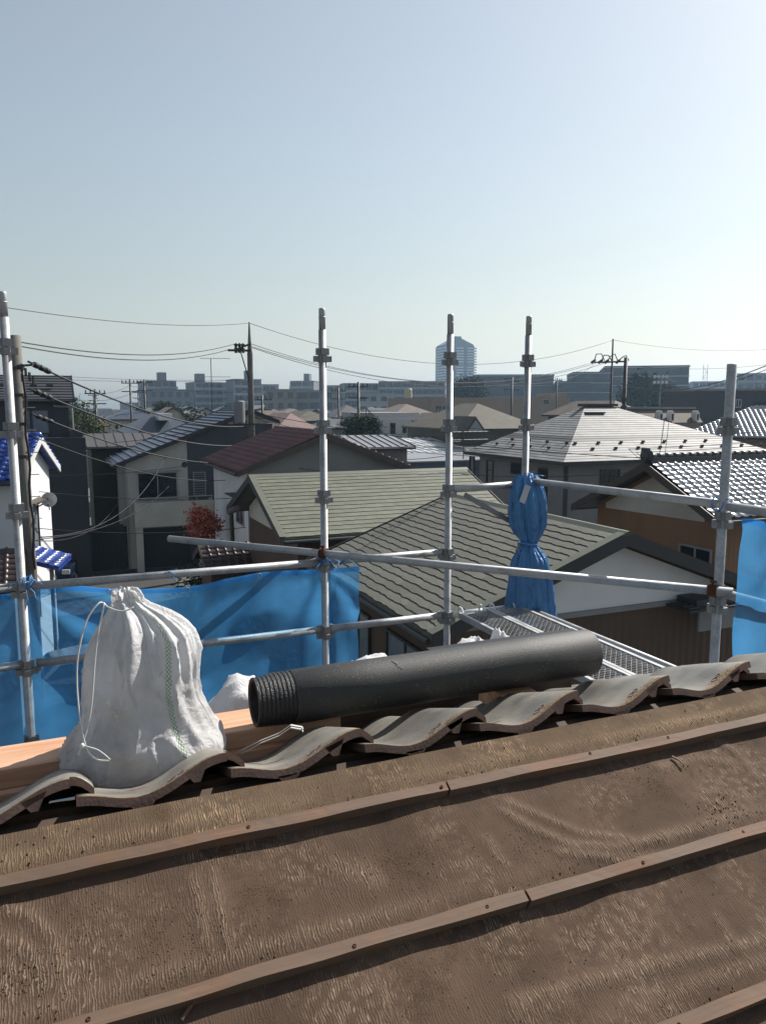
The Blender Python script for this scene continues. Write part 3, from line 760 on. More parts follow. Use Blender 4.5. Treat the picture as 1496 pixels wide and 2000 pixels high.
# flashing bundle behind
mb = MB(); mb.box((.50, 1.86, -.7345), (1.02, 1.985, -.722)); mb.box((.985, 1.865, -.7215), (1.51, 1.99, -.713))
o = mb.build('flashing', 'black_flashing', org=(1, 1.92, -.735)); tag(o, 'flat dark metal flashing strips lying just behind the black roll', 'flashing')

# tied sack
def w2g(X, Y, z): return Vector((X*CA+Y*SA, -X*SA+Y*CA, z))
def make_sack():
    FS = 1.56
    rings = [(1514,215,320),(1508,150,380),(1498,108,425),(1482,103,438),(1465,112,440),(1450,120,436),(1430,134,420),(1412,145,407),(1395,149,399),(1375,150,390),(1350,150,384),(1325,149,383),(1300,151,384),(1280,155,382),(1262,162,377),(1245,170,370),(1230,179,357),(1217,188,340),(1205,196,320),(1195,202,298),(1187,205,280),(1180,206,270),(1174,204,266),(1168,203,264),(1162,204,256),(1160,214,244)]
    full = []
    for a, b in zip(rings[:-1], rings[1:]):
        for k in range(3): full.append(tuple(a[i]+(b[i]-a[i])*k/3 for i in range(3)))
    full.append(rings[-1])
    n = 180; mb = MB(); uv = []
    rs = random.Random(5)
    ph = [rs.uniform(0, 6.28) for _ in range(8)]
    for y, xl, xr in full:
        (a, b, c), Y = ray(260, y); t = FS/Y; z = c*t
        X0 = (xl-748)/FPX*t; X1 = (xr-748)/FPX*t; cx = (X0+X1)/2; hw = (X1-X0)/2
        hgt = (1514-y)/354.0
        dp = min(hw*.86, .135)
        amp = .03 + .36*max(0, (hgt-.15)/.85)**1.4
        for k in range(n+1):
            th = 2*math.pi*k/n
            tw = th + .25*hgt
            pl_ = (1-abs(math.sin(5.5*tw+ph[0]+.5*math.sin(3*tw))))*.55 + (1-abs(math.sin(3.5*tw+ph[1])))*.45 - .5
            pl_ += .4*(1-abs(math.sin(8.5*tw+ph[2]+.7*math.sin(2*tw))))-.2
            rg = 1-abs(noise.noise(Vector((math.cos(tw)*3.1+hgt*2.0, math.sin(tw)*3.1, hgt*4.2+3)))*2.2)
            m_ = .96 - amp*.22 + amp*pl_*1.3 + .085*max(0, rg)**4
            w = noise.noise(Vector((math.cos(th)*2.2, math.sin(th)*2.2, hgt*3.5)))*.07*(1-hgt*.5)
            w += abs(noise.noise(Vector((math.cos(th)*4+3, math.sin(th)*4, hgt*5+7))))*.05
            m_ += w
            if hgt > .93: m_ += .22*noise.noise(Vector((th*4, hgt*60, 1)))
            X = cx + math.cos(th)*hw*(1+(m_-1)*(1-.55*abs(math.cos(th))**3))*.98; Yw = FS + .02 + math.sin(th)*dp*m_ + .02*hgt
            dz = .006*noise.noise(Vector((th*2, hgt*4, 9)))
            if hgt > .95: dz += .012*noise.noise(Vector((th*3, 4, 9)))
            if hgt < .12: dz -= .0
            mb.v.append(tuple(w2g(X, Yw, z+dz))); uv.append((th*.17, hgt*.385))
    for j in range(len(full)-1):
        for k in range(n):
            a = j*(n+1)+k; mb.f.append([a, a+1, a+n+2, a+n+1]); mb.m.append(0)
    rt_ = root('tied_sack', w2g(-.535, FS, -.78), 'white woven sack with green stripe tied at the top with cord', 'sack')
    mb.build('sack_cloth', 'sack', rt_, smooth=True, uv=uv)
    # draw cord round the neck, two hanging ends
    mb = MB()
    def curve(pts, r):
        P = [gp(x, y, f=f) for x, y, f in pts]; out = []
        for i in range(len(P)-1):
            p0 = P[max(i-1, 0)]; p1 = P[i]; p2 = P[i+1]; p3 = P[min(i+2, len(P)-1)]
            for k in range(6):
                t = k/6; out.append(.5*((2*p1)+(-p0+p2)*t+(2*p0-5*p1+4*p2-p3)*t*t+(-p0+3*p1-3*p2+p3)*t*t*t))
        out.append(P[-1]); mb.tube(out, r, 7)
    curve([(262,1186,1.5),(238,1194,1.49),(212,1186,1.49),(203,1178,1.5),(192,1180,1.49),(170,1212,1.47),(154,1275,1.45),(151,1330,1.44),(156,1395,1.42),(166,1450,1.41),(176,1472,1.41),(192,1484,1.41),(213,1486,1.41)], .0017)
    curve([(204,1178,1.5),(203,1188,1.49),(192,1240,1.46),(186,1290,1.45),(180,1370,1.43),(172,1420,1.42),(163,1448,1.41),(160,1459,1.41),(152,1475,1.41)], .0019)
    curve([(160,1455,1.41),(170,1458,1.405),(190,1464,1.41),(205,1474,1.41),(216,1484,1.41)], .0013)
    curve([(162,1452,1.41),(157,1462,1.405),(156,1476,1.41)], .0015)
    mb.build('draw_cord', 'white_cord', rt_, smooth=True)
    mb = MB(); c = gp(161, 1457, f=1.405)
    mb.lathe([(-.006, .0), (-.004, .004), (0, .0052), (.004, .004), (.006, 0)], c, 'z', 8); mb.build('knot', 'white_cord', rt_, smooth=True)
make_sack()

def lump(name, c, rx, ry, rz, seed, label, peak=0.0):
    mb = MB(); n, m_ = 40, 20; uv = []
    for j in range(m_+1):
        ph = -.35 + (math.pi/2+.35)*j/m_
        for k in range(n+1):
            th = 2*math.pi*k/n
            d = Vector((math.cos(th)*math.cos(ph), math.sin(th)*math.cos(ph), math.sin(ph)))
            w = 1 + +.12*noise.noise(d*1.7+Vector((seed, 0, 0))) + .07*max(0, 1-2.0*abs(noise.noise(d*2.0+Vector((0, seed, 0)))))**2 + .006*noise.noise(d*11+Vector((0, 0, seed)))
            mb.v.append((c[0]+d.x*rx*w, c[1]+d.y*ry*w, c[2]+(abs(d.z)**.8)*math.copysign(1, d.z)*rz*w)); uv.append((th*rx, ph*rz))
    for j in range(m_):
        for k in range(n):
            a = j*(n+1)+k; mb.f.append([a, a+1, a+n+2, a+n+1]); mb.m.append(0)
    o = mb.build(name, 'sack_plain', org=(c[0], c[1], c[2]), smooth=True, uv=uv); tag(o, label, 'sack')
def far_top(q): return ZR - MF*(q-QR) + .06
lump('rubble_sack', tuple(gp(478, 1372, q=2.05).xy)+(far_top(2.05),), .14, .12, .225, 1.2, 'white rubble sack peeking out left of the black roll')
lump('rubble_sack', tuple(gp(395, 1392, q=2.12).xy)+(far_top(2.12)+.02,), .10, .10, .10, 4.2, 'low white sack half hidden behind the tied sack')
c = gp(724, 1284, q=2.45); lump('rubble_sack', (c.x, c.y, far_top(2.45)+.03), .14, .13, c.z-.005-far_top(2.45)-.03, 7.7, 'rounded white sack showing above the middle of the roll')
c = gp(935, 1256, q=2.7); lump('rubble_sack', (c.x, c.y, far_top(2.7)+.03), .15, .13, c.z+.02-far_top(2.7)-.03, 9.1, 'crumpled white sack below the scaffold planks')
c = gp(972, 1240, q=2.72); lump('rubble_sack', (c.x, c.y, far_top(2.72)+.03), .055, .07, c.z+.02-far_top(2.72)-.03, 2.4, 'small white plastic bundle beside the scaffold planks')
# white band left on the tiles
mb = MB()
for off in (0, 5):
    pts = [gp(x, y+off, f=f) for x, y, f in ((470,1466+off*.5,1.62),(510,1446,1.6),(545,1432,1.58),(568,1416,1.57),(590,1420,1.56),(592,1424,1.56))]
    for a, b in zip(pts[:-1], pts[1:]): mb.bar(a, b, .006, .0012)
o = mb.build('packing_strap', 'white_cord', org=pts[0]); tag(o, 'thin white packing strap lying on the tiles beneath the roll', 'strap')

# ================================================================== SCAFFOLD
RAIL = .0243
sc_ = root('scaffold', (1.5, 4.76, GROUND), 'galvanised tube scaffold with five uprights and guard rails round the eaves', 'scaffold')
coll = MB()
coll.tube([(0, 0, -.035), (0, 0, .052)], .0285, 14)
for k in range(4):
    a = k*math.pi/2; d = Vector((math.cos(a), math.sin(a), 0)); s_ = Vector((-d.y, d.x, 0))
    coll.bar(d*.020+Vector((0, 0, .034)), d*.040+Vector((0, 0, .034)), .036, .042)
    coll.bar(d*.024+Vector((0, 0, -.012)), d*.058+Vector((0, 0, -.012)), .03, .036)
cme = coll.mesh('pocket_collar'); cme.materials.append(MT['galvanised_dull'])
uprights = [(-.222, 4.76, .62, 1), (1.6, 4.76, .62, 1), (2.52, 4.76, .625, 1), (3.15, 4.76, .64, 1), (3.18, 2.96, .216, 0)]
CZS = [-5.14, -4.685, -4.23, -3.775, -3.32, -2.86, -2.4, -1.945, -1.49, -1.03, -.575, -.12, .335]
for p, q, zt_, spig in uprights:
    mb = MB()
    if spig:
        mb.tube([(p, q, GROUND), (p, q, zt_-.135)], RAIL, 18)
        mb.tube([(p, q, zt_-.134), (p, q, zt_-.01), (p, q, zt_)], [.0212, .0212, .0185], 16)
        mb.tube([(p, q, zt_-.06), (p, q, zt_-.052)], .0222, 14)
    else:
        mb.tube([(p, q, GROUND), (p, q, zt_-.003), (p, q, zt_)], [RAIL, RAIL, RAIL-.003], 20)
    up = mb.build('upright', 'galvanised', sc_, smooth=False)
    up.data.polygons.foreach_set('use_smooth', [len(pl.vertices) == 4 for pl in up.data.polygons])
    for z in CZS:
        if z > zt_-.12 or (not spig and z > -.2): continue
        co = bpy.data.objects.new('pocket_collar', cme); COL.objects.link(co); co.parent = up
        co.location = Vector((p, q, z-.02)) - ORG[sc_.name]; co.rotation_euler = (0, 0, .12 if p < 0 else 0)
    if not spig:
        co = bpy.data.objects.new('pocket_collar', cme); COL.objects.link(co); co.parent = up
        co.location = Vector((p, q, -.11)) - ORG[sc_.name]
def rail(a, b, name='guard_rail', r=RAIL, m='galvanised'):
    mb = MB(); mb.tube([a, b], r, 16); o = mb.build(name, m, sc_)
    o.data.polygons.foreach_set('use_smooth', [len(pl.vertices) == 4 for pl in o.data.polygons]); return o
for z in (-1.02, -1.48):
    for pa, pb in ((-2.0, -.235), (-.165, 1.565), (1.635, 2.465)):
        rail((pa, 4.76, z), (pb, 4.76, z))
        mb = MB()
        for p in (pa+.006, pb-.006): mb.box((p-.012, 4.745, z-.045), (p+.012, 4.775, z+.03))
        mb.build('rail_wedge', 'galvanised_dull', sc_)
rail((2.555, 4.76, -.575), (3.115, 4.76, -.56)); rail((2.555, 4.76, -1.485), (3.115, 4.76, -1.485), m='galvanised_bright')
rail((3.15, 4.725, -.535), (3.18, 2.995, -.505)); rail((3.18, 2.925, -.51), (3.2, 1.15, -.51)); rail((3.18, 2.925, -.97), (3.2, 1.15, -.97))
rail((3.15, 4.725, -1.485), (3.18, 2.995, -1.485))
mb = MB(); mb.bar((2.66, 4.78, -.62), (3.09, 4.78, -.86), .012, .035); mb.build('corner_bracket', 'galvanised_dull', sc_)
# long loose tube clamped across the corner
B_ = Vector((1.57, 4.70, -.95)); C_ = Vector((3.125, 2.95, -.955)); dv = (C_-B_).normalized()
tgt = (330-748)/FPX/ray(330, 1043)[1]          # bearing of the tube's free end
best = min((abs(g2w(B_+dv*t*.01).x/g2w(B_+dv*t*.01).y - tgt), t*.01) for t in range(-300, 0))[1]
rail(tuple(B_+dv*best), tuple(C_+dv*.1), 'cross_tube')
for c_, nm in ((B_, 'tube_clamp'), (C_, 'tube_clamp')):
    mb = MB(); mb.tube([c_-dv*.022, c_+dv*.022], .033, 14)
    w_ = Vector((1.6, 4.76, c_.z)) if c_ is B_ else Vector((3.18, 2.96, c_.z))
    mb.tube([w_-Vector((0, 0, .024)), w_+Vector((0, 0, .024))], .032, 14)
    mb.tube([c_+Vector((0, 0, .02)), c_+Vector((-.01, -.015, .055))], .007, 6); mb.box(c_+Vector((-.022, -.028, .045)), c_+Vector((.0, -.004, .058)))
    mb.bar(c_, w_, .03, .035)
    mb.build(nm, 'rust', sc_)
# scaffold planks with expanded-metal tread
def plank_deck(pa, pb, q0, q1, label):
    z = -1.455
    r_ = root('scaffold_plank', ((pa+pb)/2, (q0+q1)/2, z), label, 'plank', 'steel planks of the scaffold')
    for p, w in ((pa, .012), (pb, .012)):
        mb = MB(); mb.box((p-w, q0, z-.03), (p+w, q1, z+.012)); mb.build('side_rail', 'galvanised', r_)
    for q in (q0, (q0+q1)/2, q1):
        mb = MB(); mb.box((pa+.0125, q-.015, z-.028), (pb-.0125, q+.015, z-.004)); mb.build('cross_bar', 'galvanised', r_)
    for p in (pa+.03, pb-.03):
        pts = [(p, q1, z-.005), (p, q1+.03, z+.03), (p, q1+.06, z+.032), (p, q1+.078, z+.005), (p, q1+.07, z-.03)]
        mb = MB(); mb.tube(pts, .008, 6); mb.build('end_hook', 'galvanised_bright', r_)
    mb = MB(); st = .044
    w = pb-pa-.025; n = int((q1-q0+w)/st)+1
    for i in range(-int(w/st)-1, n):
        for sg in (1, -1):
            qa = q0 + i*st; qb = qa + w*1.15
            x0, x1 = (pa+.0125, pb-.0125) if sg > 0 else (pb-.0125, pa+.0125)
            ya, yb, xa, xb = qa, qb, x0, x1
            if yb <= q0 or ya >= q1: continue
            if ya < q0: xa = xa+(xb-xa)*(q0-ya)/(yb-ya); ya = q0
            if yb > q1: xb = xa+(xb-xa)*(q1-ya)/(yb-ya); yb = q1
            zz = z + (.001 if sg > 0 else .0035)
            mb.bar((xa, ya, zz), (xb, yb, zz), .0036, .003)
    mb.build('tread_mesh', 'galvanised_dull', r_, kind='stuff')
plank_deck(2.57, 2.80, 2.9, 4.66, 'expanded-metal scaffold plank nearer the roof edge')
plank_deck(2.83, 3.06, 2.9, 4.66, 'expanded-metal scaffold plank on the outer side of the pair')

# blue sheets
def sheet(name, label, F, u0, u1, v0, v1, nu, nv, matn, disp, neye):
    mb = MB(); uv = []
    for j in range(nv+1):
        for i in range(nu+1):
            u = i/nu; v = j/nv
            mb.v.append(tuple(F(u, v))); uv.append((u, v))
    for j in range(nv):
        for i in range(nu):
            a = j*(nu+1)+i; mb.f.append([a, a+1, a+nu+2, a+nu+1]); mb.m.append(0)
    o = mb.build(name, matn, org=F(.5, 1.0), smooth=True, uv=uv); tag(o, label, 'tarp')
    off = Vector(disp)
    hm = MB(); n = nu
    for i in range(n+1):
        for v in (0.0, .018): hm.v.append(tuple(F(i/n, v)+off))
    for i in range(n): hm.f.append([i*2, i*2+2, i*2+3, i*2+1]); hm.m.append(0)
    hm.build('hem', matn, o, smooth=True)
    for k in range(neye):
        c = F((k+.5)/neye, .011)+off*2; tan = (F(min(1, (k+.5)/neye+.01), .011)-F((k+.5)/neye-.01, .011)).normalized()
        ey = MB(); ey.tube([c+tan*.013*math.cos(a*.785)+Vector((0, 0, .013*math.sin(a*.785))) for a in range(9)], .0035, 5); ey.build('eyelet', 'alu', o)
    return o
def S1(u, v):
    p = -2.3 + 4.17*u
    zt_ = -1.055 - .028*abs(math.sin((p-.1)*2.9)) - (.03 if p > 1.66 else 0)*0
    if p < 1.5: zt_ -= .035*max(0, math.sin((p+.2)/1.75*math.pi))**2
    zb = -2.9
    z = zt_ + (zb-zt_)*v
    # tension folds fanning from the tie points at the uprights
    d = 0.0
    for tp, s_ in ((-.2, 1), (1.6, 1)):
        a = math.atan2(zt_-z+.02, p-tp); rr = math.hypot(p-tp, zt_-z)
        d += .034*math.sin(a*9+tp*3)*min(1, rr*2.2)*math.exp(-rr*.7)
    d += .05*noise.noise(Vector((p*1.6+z*.8, z*1.2, .5))) + .03*(1-abs(noise.noise(Vector((p*2.4-z*3, z*1.6, 3.5))))*2)
    d += .018*math.exp(-((p-1.72)/.07)**2)*math.sin(v*5) - .03*math.exp(-((p-1.66)/.02)**2)
    return Vector((p, 4.815+abs(d)*.9+d*.3, z))
sheet('blue_sheet', 'translucent blue scaffold sheet hanging from the left guard rails behind the sack', S1, 0, 1, 0, 1, 190, 70, 'blue_sheet', (0, -.004, 0), 9)
def S2(u, v):
    q = 2.80 - 1.8*u; zt_ = -.55 - .03*math.sin(u*9)**2; z = zt_ + (-2.1-zt_)*v
    d = .09*noise.noise(Vector((q*2, z*2, 8))) + .06*(1-2*abs(noise.noise(Vector((q*4+z*2, z*1.5, 1)))))
    return Vector((3.12+abs(d)*.6+.012*math.sin(q*26)*(1-v)*(.3 if u > .1 else 1), q, z))
sheet('blue_sheet', 'blue scaffold sheet stretched behind the right-hand upright', S2, 0, 1, 0, 1, 70, 50, 'blue_sheet', (-.004, 0, 0), 4)
def gathered():
    rings = [(928,1012,1046),(940,1006,1052),(955,1002,1056),(975,999,1060),(1000,998,1062),(1025,1001,1062),(1042,1008,1056),(1056,1019,1049),(1064,1022,1047),(1072,1016,1052),(1090,1006,1064),(1115,1001,1069),(1150,997,1074),(1180,995,1076),(1215,994,1078)]
    full = []
    for a, b in zip(rings[:-1], rings[1:]):
        for k in range(4): full.append(tuple(a[i]+(b[i]-a[i])*k/4 for i in range(3)))
    full.append(rings[-1]); n = 140; mb = MB()
    f0 = 5.56
    for y, xl, xr in full:
        (a, b, c), Y = ray(1030, y); t = f0/Y; z = c*t
        X0 = (xl-748)/FPX*t; X1 = (xr-748)/FPX*t; cx = (X0+X1)/2; hw = (X1-X0)/2
        for k in range(n):
            th = 2*math.pi*k/n
            rg = 1-abs(noise.noise(Vector((math.cos(th)*2.6, math.sin(th)*2.6, z*2.2)))*2.0)
            m_ = .95 + .30*(abs(math.sin(4.5*th+.8*math.sin(2*th)+z*1.5))-.55) + .12*abs(math.sin(8.5*th+z*2.2)) + .12*max(0, rg)**3 + .12*noise.noise(Vector((math.cos(th)*2, math.sin(th)*2, z*4)))
            mb.v.append(tuple(w2g(cx+math.cos(th)*hw*m_, f0+math.sin(th)*min(hw, .12)*m_, z)))
    for j in range(len(full)-1):
        for k in range(n):
            k2 = (k+1) % n; mb.f.append([j*n+k, j*n+k2, (j+1)*n+k2, (j+1)*n+k]); mb.m.append(0)
    r_ = root('gathered_sheet', w2g(1.05, f0, -1.6), 'blue sheet gathered into a bundle and knotted round the corner upright', 'tarp')
    mb.build('sheet_bundle', 'blue_sheet_thick', r_, smooth=True)
    mb = MB(); c = gp(1034, 1063, f=5.5)
    pts = [w2g(g2w(c).x + .062*math.cos(k*.524), 5.56+.075*math.sin(k*.524), c.z+.006*math.sin(k)) for k in range(13)]
    mb.tube(pts, .008, 6); mb.build('binding_cord', 'blue_cord', r_, smooth=True)
    mb = MB(); a = gp(1022, 964, f=5.40); b = gp(1031, 948, f=5.42); mb.bar(b, gp(1019, 982, f=5.40), .05, .002, up=(0, -1, 0)); mb.build('paper_tag', 'paper_tag', r_)
gathered()
def cord_tie(c, n, rad, seed, label, tails=3):
    rr = random.Random(seed); mb = MB(); c = Vector(c)
    for k in range(n):
        a0 = rr.uniform(0, 6.28); t_ = rr.uniform(-.5, .5); pts = []
        ax = rr.choice((0, 1))
        for i in range(13):
            a = a0 + i*.54
            R_ = rad*rr.uniform(.92, 1.18)
            off = Vector((math.cos(a)*R_, math.sin(a)*R_, t_*rad*1.2 + .014*math.sin(a*2+k))) if ax == 0 else Vector((t_*rad*1.5+.01*math.sin(a), math.cos(a)*R_, math.sin(a)*R_))
            pts.append(c+off)
        mb.tube(pts, .0032, 5)
    for k in range(tails):
        d = Vector((rr.uniform(-1, 1), rr.uniform(-.9, -.3), rr.uniform(-.6, .9))).normalized()
        p0 = c + d*rad*.9; pts = [p0]
        for i in range(4): pts.append(pts[-1]+d*rad*.5+Vector((rr.uniform(-.01, .01), 0, -.006*i)))
        mb.tube(pts, .003, 5)
    o = mb.build('cord_tie', 'blue_cord', org=c, smooth=True); tag(o, label, 'cord')
cord_tie((1.6, 4.76, -1.01), 8, .04, 1, 'tangle of blue cord where the sheet is tied to the middle upright', 4)
cord_tie((1.72, 4.765, -1.01), 4, .034, 8, 'blue cord loop on the rail right of the middle upright', 2)
cord_tie((-.2, 4.76, -1.0), 7, .038, 2, 'blue cord knotted round the leftmost upright at the rail', 4)
cord_tie((3.15, 4.74, -.53), 10, .046, 3, 'blue cord tangle at the top of the gathered sheet', 6)
cord_tie((3.18, 2.98, -.50), 3, .036, 4, 'blue cord tied round the right-hand upright above its sheet', 2)
cord_tie((.62, 4.765, -1.02), 2, .032, 5, 'single blue tie halfway along the left guard rail', 1)

# ================================================================== NEIGHBOURING HOUSES
FQ = lambda a, b, z: (b, a, z)      # ridge along q
FP = lambda a, b, z: (a, b, z)      # ridge along p

def window(rt_, face, at, a0, a1, z0, z1, frame='alu', glass='glass', mull=1, proud=.05, bars=0):
    """face 'q-','p-','p+': outward normal; at = wall plane; a = coordinate along the wall"""
    sgn = -1 if face[1] == '-' else 1
    def P(a, d, z):
        return (a, at+sgn*d, z) if face[0] == 'q' else (at+sgn*d, a, z)
    def bx(mb, a, b, c, d, e, f):
        u = P(a, b, c); v = P(d, e, f); mb.box(tuple(min(x, y) for x, y in zip(u, v)), tuple(max(x, y) for x, y in zip(u, v)))
    w = .05; mb = MB()
    bx(mb, a0, -.02, z0, a1, proud, z0+w); bx(mb, a0, -.02, z1-w, a1, proud, z1)
    bx(mb, a0, -.02, z0+w+.001, a0+w, proud, z1-w-.001); bx(mb, a1-w, -.02, z0+w+.001, a1, proud, z1-w-.001)
    for k in range(mull):
        c = a0 + (a1-a0)*(k+1)/(mull+1); bx(mb, c-w/2, -.02, z0+w+.001, c+w/2, proud-.01, z1-w-.001)
    for k in range(bars):
        c = z0 + (z1-z0)*(k+1)/(bars+1); bx(mb, a0+w+.001, 0, c-.012, a1-w-.001, proud-.015, c+.012)
    wo = mb.build('window', frame, rt_)
    xs = [a0+w+.002] + [a0+(a1-a0)*(k+1)/(mull+1) for k in range(mull)] + [a1-w-.002]
    for i in range(mull+1):
        mb = MB(); bx(mb, xs[i]+(w/2+.001 if i else 0), .004, z0+w+.002, xs[i+1]-(w/2+.001 if i < mull else 0), .012, z1-w-.002)
        mb.build('pane', glass, wo)
    return wo

def gable(rt_, F, a0, a1, bc, half, ze, zr, wall, roof, trim, ove=.4, ovg=.35, th=.09, base=GROUND, halfb=None, gutter='dark_trim', wallx=None):
    hb = halfb or half; m1 = (zr-ze)/half; zb = zr - m1*hb
    top = .10
    mb = MB(); mb.prism([(bc-half+ove, base), (bc-half+ove, ze+m1*ove-top), (bc, zr-top-.02), (bc+hb-ove, zb+m1*ove-top), (bc+hb-ove, base)], F, a0+ovg, a1-ovg)
    mb.build('wall', wall, rt_)
    mb = MB(); mb.prism([(bc-half, ze), (bc, zr), (bc+hb, zb), (bc+hb, zb-th), (bc, zr-th), (bc-half, ze-th)], F, a0+.03, a1-.03)
    ro = mb.build('roof', roof, rt_)
    for a, b in ((a0, a0+.028), (a1-.028, a1)):
        mb = MB(); e = .04
        mb.prism([(bc-half-.02, ze+e-.0), (bc, zr+e), (bc+hb+.02, zb+e), (bc+hb+.02, zb-.17), (bc, zr-.19), (bc-half-.02, ze-.17)], F, a, b); mb.build('barge_board', trim, ro)
    for bb, zz in ((bc-half-.05, ze-.1), (bc+hb+.05, zb-.1)):
        mb = MB(); mb.tube([F(a0+.1, bb, zz), F(a1-.1, bb, zz)], .05, 8); mb.build('gutter', gutter, ro)
    return ro

def ridge_cap(ro, F, a0, a1, bc, zr, m, w=.12):
    mb = MB(); mb.prism([(bc-w, zr-.02), (bc-.03, zr+.05), (bc+.03, zr+.05), (bc+w, zr-.02)], F, a0, a1); mb.build('ridge_cap', m, ro)

def shingles(ro, F, a0, a1, b_e, ze, b_r, zr, ncourse, wid, matn, seed, gap_step=.013, wave=.02):
    """flat cement shingles with a wavy butt edge, each a piece; laid from the eave b_e up to the ridge b_r"""
    rs = random.Random(seed); L_ = math.hypot(b_r-b_e, zr-ze); ex = L_/ncourse; ang = math.atan2(zr-ze, abs(b_r-b_e))
    mes = []
    for v in range(4):
        mb = MB(); n = 9; t = .012
        for i in range(n+1):
            x = wid*i/n - .003*(i == n)
            y = wave*(.5*math.sin(i*1.9+v*1.7)+.5*math.sin(i*.9+v*2.3))*.6
            mb.v += [(x, y, t+.010), (x, ex*1.02, t-.004), (x, y, 0.0)]
        for i in range(n):
            k = i*3; mb.f.append([k, k+3, k+4, k+1]); mb.m.append(0); mb.f.append([k+2, k+5, k+3, k]); mb.m.append(0)
        me = mb.mesh('shingle'); me.materials.append(MT[matn]); mes.append(me)
    count = 0
    for c in range(ncourse):
        off = (c % 2)*wid*.5 + rs.uniform(-.06, .06)
        a = a0 - off
        t = (c+.0)/ncourse
        bb = b_e + (b_r-b_e)*t; zz = ze + (zr-ze)*t + .004
        while a < a1 - .02:
            s0 = max(a, a0); s1 = min(a+wid, a1)
            if s1 - s0 > .08:
                me = rs.choice(mes)
                o = bpy.data.objects.new('shingle', me); COL.objects.link(o); o.parent = ro
                # local frame: x along ridge, y up-slope, z normal
                ex_ = Vector(F(1, 0, 0)) - Vector(F(0, 0, 0)); up = Vector(F(0, b_r-b_e, zr-ze)); up.normalize()
                flip = False
                nrm = ex_.cross(up)
                org = Vector(F(s0, bb, zz))
                if nrm.z < 0: ex_ = -ex_; nrm = ex_.cross(up); org = Vector(F(s1, bb, zz))
                M = Matrix((ex_, up, nrm)).transposed().to_4x4(); M.translation = org - ORG[ro.name]
                o.matrix_local = M @ Matrix.Diagonal(((s1-s0)/wid, 1, 1, 1)); count += 1
            a += wid
    return count

def jtile_mesh(name, w, l, hgt, matn, roll=.34, th=.014):
    """small S-tile: trough and roll; x across, y up-slope from the butt, z normal"""
    mb = MB(); n = 9; top = []
    for i in range(n+1):
        t = i/n; z = 0 if t < 1-roll else hgt*math.sin(math.pi*(t-(1-roll))/roll*.92)
        if t < .15: z += hgt*.18*(1-t/.15)
        top.append((w*t*1.04, z))
    for x, z in top: mb.v += [(x, 0, z+th+.012), (x, l*1.1, z+th*.2), (x, 0, z)]
    for i in range(n):
        k = i*3; mb.f.append([k, k+3, k+4, k+1]); mb.m.append(0); mb.f.append([k+2, k+5, k+3, k]); mb.m.append(0)
    me = mb.mesh(name); me.materials.append(MT[matn])
    for pl in me.polygons: pl.use_smooth = True
    return me

def tile_slope(ro, F, a0, a1, b_e, ze, b_r, zr, w, l, hgt, matn, seed, name='roof_tile', limit=300, roll=.34, joined=False, rest=None):
    rs = random.Random(seed); L_ = math.hypot(b_r-b_e, zr-ze); nr = max(1, round(L_/l)); nc = max(1, round((a1-a0)/w)); l = L_/nr; w = (a1-a0)/nc
    me = jtile_mesh(name, w, l, hgt, matn, roll)
    ex_ = Vector(F(1, 0, 0)) - Vector(F(0, 0, 0)); up = Vector(F(0, b_r-b_e, zr-ze)).normalized(); nrm = ex_.cross(up); fl = nrm.z < 0
    if fl: ex_ = -ex_; nrm = ex_.cross(up)
    cells = [(r, c) for r in range(nr) for c in range(nc)]
    jm = MB(); cnt = 0
    base = [(Vector(v.co)) for v in me.vertices]; bf = [list(p.vertices) for p in me.polygons]
    for r, c in cells:
        t = r/nr; a = a0 + (c+(1 if fl else 0))*w
        org = Vector(F(a, b_e+(b_r-b_e)*t, ze+(zr-ze)*t)) + nrm*.006
        M = Matrix((ex_, up, nrm)).transposed().to_4x4(); M = M @ Matrix.Rotation(rs.uniform(-.02, .02), 4, 'Z') @ Matrix.Rotation(rs.uniform(-.015, .015), 4, 'X')
        if joined or cnt >= limit:
            M.translation = org; jm.add([M @ v for v in base], bf)
        else:
            M.translation = org - ORG[ro.name]
            o = bpy.data.objects.new(name, me); COL.objects.link(o); o.parent = ro; o.matrix_local = M; cnt += 1
    if jm.v:
        o = jm.build(name+'s', matn, ro, smooth=True, kind='stuff')

def seams(ro, F, a0, a1, b_e, ze, b_r, zr, step, matn, w=.03, h=.035):
    n = int((a1-a0)/step)
    for i in range(n+1):
        a = a0 + (a1-a0)*i/n
        mb = MB(); mb.bar(F(a, b_e, ze+.02), F(a, b_r, zr+.02), w, h); mb.build('seam', matn, ro)

# ---- house B: drab olive shingles, gable towards us, brown siding
rB = root('shingle_house', (8.25, 12.5, GROUND), 'nearest neighbour house with drab olive wavy shingles and white gable over brown siding', 'house')
B0, B1, BC, BH, BZE, BZR = 9.52, 15.55, 8.25, 3.42, -3.27, -2.0
ro = gable(rB, FQ, B0, B1, BC, BH, BZE, BZR, 'brown_siding', 'drab_shingle', 'dark_trim', .45, .45)
shingles(ro, FQ, B0+.1, B1-.1, BC-BH+.02, BZE+.01, BC-.1, BZR-.02, 20, .91, 'drab_shingle', 2, wave=.03)
ridge_cap(ro, FQ, B0, B1, BC, BZR, 'olive_trim', .13)
mb = MB(); mb.prism([(BC-BH-.03, BZE+.045), (BC, BZR+.045), (BC, BZR+.05), (BC-BH-.03, BZE+.052)], FQ, B0-.01, B0+.17); mb.build('verge_trim', 'olive_trim', ro)
gw = B0+.45-.012
mgab = (BZR-BZE)/BH
mb = MB(); hb = BH-.5; zz0 = BZE - .02
